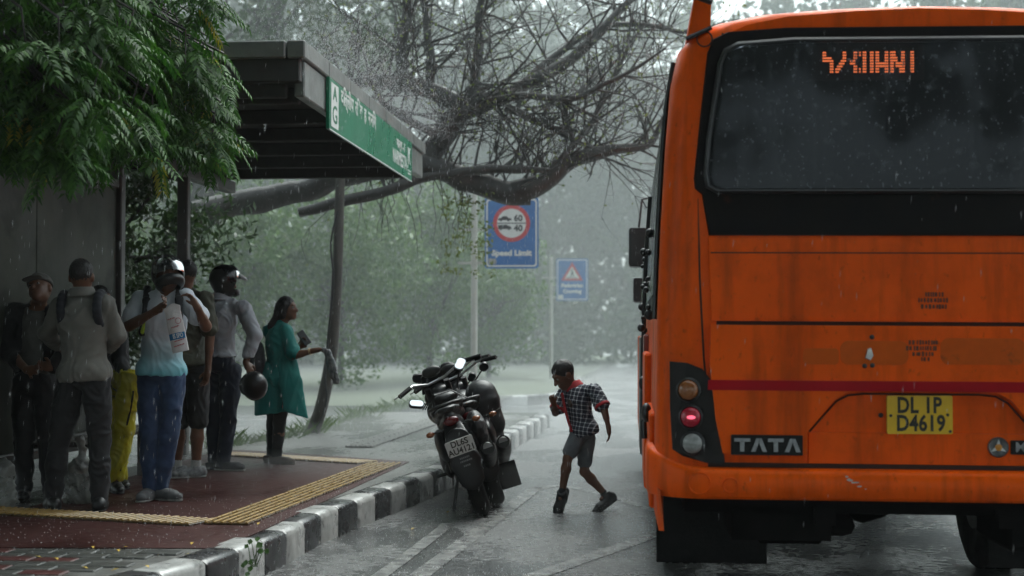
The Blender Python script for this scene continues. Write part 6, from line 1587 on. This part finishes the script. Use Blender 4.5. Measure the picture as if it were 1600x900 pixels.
LM.append(limb([(790, 168, .1), (830, 185, .1), (865, 200, .1), (905, 222, .1), (935, 232, .2)], [.06, .055, .045, .035, .025]))
LM.append(limb([(760, 160, .1), (820, 150, -.2), (900, 152, -.4), (990, 110, -.6), (1040, 75, -.8)], [.06, .05, .04, .025, .012]))
LM.append(limb([(820, 138, .3), (880, 75, .6), (960, 40, .9), (1060, 48, 1.2), (1150, 60, 1.4)], [.06, .05, .04, .03, .015]))
LM.append(limb([(870, 262, 0), (905, 215, .1), (950, 150, .3), (975, 80, .5), (990, 20, .7)], [.05, .045, .035, .025, .015]))
LM.append(limb([(690, 215, .1), (650, 195, -.3), (600, 165, -.5), (570, 120, -.7)], [.06, .05, .04, .02]))
# twigs: recursive, joined per order as one part each because nobody could count them
rd = random.Random(17); tw = MB(); tips = []
def grow(p, d, L, r0, lev):
    n = 4; pts = [p]; q = p.copy(); dd = d.copy()
    for i in range(n):
        dd = (dd + Vector((rd.gauss(0, .16), rd.gauss(0, .16), rd.gauss(0.01, .14)))).normalized(); q = q + dd * L / n; pts.append(q.copy())
    tw.tube(pts, [r0 * (1 - .75 * i / n) for i in range(n + 1)], 5 if lev == 0 else 3, cap=False)
    tips.extend(pts[2:])
    if lev < 2:
        for _ in range(rd.randint(3, 4) if lev == 0 else rd.randint(2, 3)):
            i = rd.randint(1, n); ax_ = Vector((rd.gauss(0, 1), rd.gauss(0, 1), rd.gauss(0, 1))).normalized()
            nd = (Matrix.Rotation(rd.uniform(.35, .95), 3, dd.cross(ax_).normalized()) @ dd); grow(pts[i], nd, L * rd.uniform(.42, .7), r0 * .5, lev + 1)
for li, Lm in enumerate(LM):
    if li == 0: cand = Lm[len(Lm) // 2:]
    else: cand = Lm[2:]
    nt = {0: 16, 1: 30, 2: 16}.get(li, 22)
    for _ in range(nt):
        (p, r0) = rd.choice(cand)
        up_ = .5 if li in (1, 3, 4, 8, 9, 10, 11) else .15
        if li in (0, 2): d = Vector((rd.uniform(-.4, .9), rd.uniform(.0, .5), rd.choice((.5, .8, .8, 1.1))))
        else: d = Vector((rd.uniform(-.35, 1.0), rd.uniform(-.6, .6), rd.uniform(-.4, 1.2)))
        grow(Vector(p), d.normalized(), rd.uniform(.6, 1.5), min(.02, r0 * .5), 0)
tw.build('twigs', bark, old, kind='stuff')
tp = np.array([tuple(t) for t in tips]); r_ = np.random.default_rng(3)
sel = tp[r_.choice(len(tp), 2600)] + r_.normal(size=(2600, 3)) * .05
V, Q = leaves(sel, .055, r_, .5); fast_mesh('sparse_leaves', V, Q, olive_leaf, old, kind='stuff')
# leafy spray hanging before the speed limit sign
C = np.array([tuple(lp(rd.uniform(690, 770), rd.uniform(300, 430), -.2)) for _ in range(60)]); V, Q = leaves(clump_points(C, np.full(60, .10), 9, r_), .06, r_, .5); fast_mesh('hanging_leaves', V, Q, olive_leaf, old, kind='stuff')
mb = MB()
for _ in range(22):
    x = rd.uniform(560, 745); y = 262 + rd.uniform(0, 25); p = [lp(x, y, -.1)]
    for q in range(4): x += rd.uniform(-12, 14); y += rd.uniform(14, 36); p.append(lp(x, y, -.1))
    mb.tube(p, [.007, .006, .005, .004, .002], 4, cap=False)
mb.build('drooping_twigs', bark, old, kind='stuff')

# ---- leaning trunk with a hanging cable at the pavement's back edge
b0 = on_z(487, 676, ZP); LY = b0.y
lt = empty('leaning_tree', b0, 0, 'slender bare trunk leaning beside the pavement with a cable looped on it', 'tree')
pt = [(487, 680), (503, 632), (517, 560), (524, 480), (528, 400), (531, 300), (536, 200), (540, 120)]
S = spline([tuple(at_y(x, y, LY) - b0) for x, y in pt], 4)
MB().tube([Vector(s) for s in S], [.085 * (1 - .45 * i / len(S)) for i in range(len(S))], 10).build('trunk', bark_l, lt, smooth=80)
S = spline([tuple(at_y(x, y, LY - .12) - b0) for x, y in [(528, 330), (517, 380), (521, 440), (513, 520), (508, 590), (511, 620), (503, 650), (492, 674)]], 5)
MB().tube([Vector(s) for s in S], .012, 6).build('cable', black_pl, lt, smooth=80)

# ---- neem tree over the near end of the shelter: feathery compound leaves
neem_leaf = leaf_mat('neem foliage', (.012, .052, .007), (.055, .155, .018), .3, .6); neem_y = leaf_mat('yellowing leaflets', (.3, .24, .02), (.22, .26, .03), .4)
NX, NY = -6.1, 9.2
neem = empty('neem_tree', (NX, NY, ZP), 0, 'neem tree with feathery green fronds hanging over the near end of the shelter', 'tree'); NB = Vector(neem.location)
MB().tube([Vector((0, 0, -.2)), Vector((.05, .1, 1.5)), Vector((.2, .1, 3.2)), Vector((.4, .2, 4.6))], [.26, .22, .2, .15], 12).build('trunk', bark, neem, smooth=80)
rd = random.Random(23); r_ = np.random.default_rng(23)
regs = [  # px polygon boxes with weights: x0, x1, y0, y1, depth range, fronds
    (-60, 200, -60, 110, 7.8, 10.0, 620), (-60, 150, 90, 190, 7.9, 9.8, 420), (-40, 115, 170, 238, 8.0, 9.4, 170), (110, 222, 60, 205, 8.6, 10.3, 190), (60, 215, -40, 60, 8.6, 10.5, 200),
    (205, 330, -30, 120, 9.6, 10.8, 260), (170, 335, 70, 235, 9.8, 10.85, 420), (190, 240, 190, 245, 9.0, 9.8, 34), (110, 190, 180, 235, 9, 10, 40), (-300, -40, -160, 200, 7.5, 10.5, 220), (-100, 420, -200, -40, 8.5, 11.5, 320)]
TW = MB(); VV, QQ, vo = [], [], 0; MI = []
hubs = []
for (x0, x1, y0, y1, d0, d1, nf) in regs:
    nh = max(4, nf // 12)
    for _ in range(nh):
        c = at_y(rd.uniform(x0, x1), rd.uniform(y0, y1), rd.uniform(d0, d1)) - NB; hubs.append(c)
        s0 = Vector((.4, .2, 4.2)); m1 = s0.lerp(c, .55) + Vector((rd.uniform(-.2, .2), rd.uniform(-.2, .2), .35)); m2 = c + Vector((rd.uniform(-.1, .1), 0, .22))
        TW.tube([s0, m1, m2, c], [.022, .014, .008, .004], 4, cap=False)
        for _k in range(nf // nh):
            L = rd.uniform(.2, .33); a = rd.uniform(0, 6.28); d = Vector((math.cos(a) * .8 + .25, math.sin(a) * .8 - .1, rd.uniform(-.65, .35))).normalized(); p = c.copy() + Vector((rd.gauss(0, .05), rd.gauss(0, .05), rd.gauss(0, .05)))
            side = d.cross(Vector((0, 0, 1)) + Vector((rd.gauss(0, .3), rd.gauss(0, .3), 0))).normalized()
            yel = 1 if rd.random() < .012 else 0; nl_ = 9; prev = p
            for q in range(nl_):
                d = (d + Vector((0, 0, -.10))).normalized(); p = p + d * L / nl_
                ll = .075 * (1 - .35 * abs(q / nl_ - .4)); 
                for sg in (-1, 1):
                    ld = (side * sg * .85 + d * .55 + Vector((0, 0, -.28 + rd.gauss(0, .12)))).normalized(); nn_ = ld.cross(d).normalized(); wv = ld.cross(nn_).normalized() * ll * .15
                    mid_ = p + ld * ll * .45 + Vector((0, 0, .006)); VV += [p, mid_ + wv, p + ld * ll + Vector((0, 0, -.012)), mid_ - wv]; QQ.append((vo, vo + 1, vo + 2, vo + 3)); MI.append(yel); vo += 4
TW.build('twigs', bark, neem, kind='stuff')
fast_mesh('crown', np.array([tuple(v) for v in VV]), np.array(QQ), [neem_leaf, neem_y], neem, mi=MI)
# unseen rest of its crown, added wide and dense to shade the shelter side
C = np.stack([r_.uniform(-4.5, 3.7, 620), r_.uniform(-6.5, 3.2, 620), r_.uniform(5.1, 8.0, 620)], 1)
C = C[(C[:, 2] > 4.9 + .0 * C[:, 0])]
V, Q = leaves(clump_points(C, r_.uniform(.5, .95, len(C)), 55, r_), .19, r_, .4, .4); fast_mesh('upper_shade_crown', V, Q, neem_leaf, neem)

# ---- weeds along the back edge, kerb plant, fallen leaves
r_ = np.random.default_rng(8); rd = random.Random(8); VV, QQ, vo = [], [], 0
wp = [on_z(x, y, ZP - .02) for x, y in [(350, 702), (400, 694), (470, 684), (545, 660), (600, 644), (660, 632), (720, 622)]]
S = [np.array(s) for s in spline([tuple(p) for p in wp], 10)]
for i in range(1500):
    t = rd.random(); s = S[int(t * (len(S) - 1))]; den = mnoise.noise((t * 9, 0, 0))
    if den < -.25: continue
    p = np.array([s[0] + rd.gauss(-.12, .10), s[1] + rd.gauss(0, .15), ZP - .05]); h = rd.uniform(.05, .2) * (1 + .8 * den); a = rd.uniform(0, 6.28); b_ = np.array([math.cos(a), math.sin(a), 0]); ln = np.array([rd.gauss(0, .4), rd.gauss(0, .4), 1])
    VV += [p - b_ * .006, p + b_ * .006, p + ln * h * .6 + b_ * .004, p + ln * h + np.array([ln[0], ln[1], 0]) * h * .4]; QQ.append((vo, vo + 1, vo + 2, vo + 3)); vo += 4
o = fast_mesh('grass', np.array(VV), np.array(QQ), leaf_mat('weed grass', (.04, .09, .02), (.1, .16, .04))); tag(o, 'ragged strip of weeds along the back of the pavement', 'grass', kind='stuff')
kp = on_z(398, 868, ZP); kp.z = ZP - .06
plant = empty('kerb_weed', kp, 0, 'small green weed growing from a joint of the black and white kerb', 'plant')
wl_ = leaf_mat('fresh weed leaf', (.035, .09, .018), (.07, .15, .03), .3, .35)
for (x, y, dx, s_) in ((392, 842, 0, .05), (403, 838, .02, .055), (410, 848, .0, .065), (405, 857, .0, .06), (387, 850, 0, .045), (414, 858, .01, .05), (384, 875, -.05, .05), (392, 884, -.06, .055), (378, 880, -.05, .045), (396, 874, -.06, .05), (388, 893, -.08, .05)):
    c = at_y(x, y, kp.y - .06 + dx) - kp; s0 = Vector((rd.uniform(-.02, .02), 0, .0)); MB().tube([s0, s0.lerp(c, .6) + Vector((0, 0, .01)), c], [.003, .0025, .002], 5).build('stem', wl_, plant)
    s_ *= .62; a = rd.uniform(-.8, .8); d = Vector((math.sin(a), -.4, -.5 + rd.uniform(-.3, .3))).normalized(); sd_ = d.cross(Vector((0, -1, .4))).normalized()
    MB().add([c, c + d * s_ * .35 + sd_ * s_ * .48, c + d * s_ * .75 + sd_ * s_ * .36, c + d * s_ * 1.15, c + d * s_ * .75 - sd_ * s_ * .36, c + d * s_ * .35 - sd_ * s_ * .48, c + d * s_ * .55 + Vector((0, .012, .008))], [(0, 1, 6), (1, 2, 6), (2, 3, 6), (3, 4, 6), (4, 5, 6), (5, 0, 6)]).build('leaf', wl_, plant)
C = []
for (x, y) in [(145, 855), (195, 855), (185, 860), (247, 867), (292, 866), (88, 873), (133, 887), (230, 885), (180, 890), (60, 870), (404, 818), (300, 849), (645, 826), (700, 800)]:
    p = on_z(x, y, ZP + .012 if x < 420 else .006); C.append(tuple(p))
C = np.array(C); n_ = len(C); a = r_.uniform(0, 6.28, n_); d = np.stack([np.cos(a), np.sin(a), np.full(n_, .2)], 1) * .022; s2 = np.stack([-np.sin(a), np.cos(a), np.full(n_, .5)], 1) * .011
V = np.stack([C - d, C + s2, C + d, C - s2 + [0, 0, .01]], 1).reshape(-1, 3); o = fast_mesh('leaf_litter', V, np.arange(4 * n_).reshape(n_, 4), M('fallen yellow leaf', (.5, .33, .04), (.35, .25, .04), 9, .5)); tag(o, 'fallen yellow leaves scattered on the wet pavement', 'leaves', kind='stuff')

# ================================================================== rain, splashes and haze
r_ = np.random.default_rng(99)
def drops(P, L, w_, tilt=(.06, .0)):
    n = len(P); ax_ = np.zeros((n, 3)); ax_[:, 0] = tilt[0] + r_.normal(0, .04, n); ax_[:, 1] = tilt[1]; ax_[:, 2] = 1
    V = np.empty((n, 5, 3)); L = L[:, None]; w_ = w_[:, None]
    V[:, 0] = P + ax_ * L; V[:, 1] = P - ax_ * L; V[:, 2] = P + w_ * [1, 0, 0]; V[:, 3] = P + w_ * [-.5, .87, 0]; V[:, 4] = P + w_ * [-.5, -.87, 0]
    f = np.array([(0, 2, 3), (0, 3, 4), (0, 4, 2), (1, 3, 2), (1, 4, 3), (1, 2, 4)]); return V.reshape(-1, 3), (np.arange(n)[:, None, None] * 5 + f).reshape(-1, 3)
rain_m = M('falling water', (.85, .88, .9), None, 5, .15, trans=.35)
n = 80000
P = np.stack([r_.uniform(-8, 5.5, n), 6.6 + 29 * r_.uniform(0, 1, n) ** .8, r_.uniform(0, 7, n)], 1)
dry = (P[:, 0] < RX) & (P[:, 0] > RXB) & (P[:, 1] > RY0) & (P[:, 1] < RY1) & (P[:, 2] < RZ)
inbus = (np.abs(P[:, 0] - _bc.x) < 1.4) & (P[:, 1] > BY - .1) & (P[:, 2] < 3.1)
P = P[~dry & ~inbus]; n = len(P)
L = r_.uniform(.008, .026, n); wd = r_.uniform(.0007, .0015, n)
# spray thrown up where the rain hits the roof edge and the bus roof
m_ = 16000; sp_ = np.stack([RX + r_.normal(.05, .22, m_), r_.uniform(RY0, RY1, m_), RZ + np.abs(r_.normal(0, .2, m_))], 1)
P = np.concatenate([P, sp_]); L = np.concatenate([L, r_.uniform(.003, .008, m_)]); wd = np.concatenate([wd, r_.uniform(.0008, .0019, m_)])
V, Q = drops(P, L, wd); o = fast_mesh('rain', V, Q, rain_m); tag(o, 'heavy rain falling over the road and pavement', 'rain', kind='stuff')
n = 22000; X = r_.uniform(-4.5, 3, n); Y = 8 + 14 * r_.uniform(0, 1, n) ** 1.2
zb_ = np.where(X < -2.1, ZP, 0.0)
keep = ~((X < RX) & (Y > RY0) & (Y < RY1)) & ~((np.abs(X - _bc.x) < 1.3) & (Y > BY))
keep &= ~((X < -2.5) & (r_.uniform(0, 1, n) < .6))
X, Y, zb_ = X[keep], Y[keep], zb_[keep]; n = len(X)
P = np.stack([X, Y, zb_ + .006 + np.abs(r_.normal(0, .035, n))], 1)
V, Q = drops(P, r_.uniform(.002, .006, n), r_.uniform(.0014, .0028, n)); o = fast_mesh('rain_splashes', V, Q, rain_m); tag(o, 'tiny splashes of rain leaping off the road surface', 'splashes', kind='stuff')
def volume_box(name, lo, hi, density, color, label):
    m = bpy.data.materials.new(name); m.use_nodes = True; nn, ll = m.node_tree.nodes, m.node_tree.links; nn.clear()
    v = nn.new('ShaderNodeVolumePrincipled'); v.inputs['Color'].default_value = rgba(color); v.inputs['Density'].default_value = density; v.inputs['Anisotropy'].default_value = .2
    out = nn.new('ShaderNodeOutputMaterial'); ll.new(v.outputs[0], out.inputs['Volume'])
    c = [(a + b_) / 2 for a, b_ in zip(lo, hi)]; mb = MB(); mb.box((0, 0, 0), [b_ - a for a, b_ in zip(lo, hi)]); o = mb.build(name, m); o.location = c; tag(o, label, 'haze', kind='stuff'); return o
volume_box('haze', (-113, -53, -1.2), (113, 243, 21), .0005, (.90, .96, .96), 'rain haze hanging over the street')
volume_box('splash_mist', (-14, 12.3, .012), (13.5, 58, .36), .075, (.97, .99, .99), 'low pale mist of rebounding rain over the far road')
volume_box('rain_mist', (-70, 17.3, -1.0), (60, 150, 20.6), .0078, (.90, .965, .955), 'bank of drifting rain mist standing over the far road and trees')
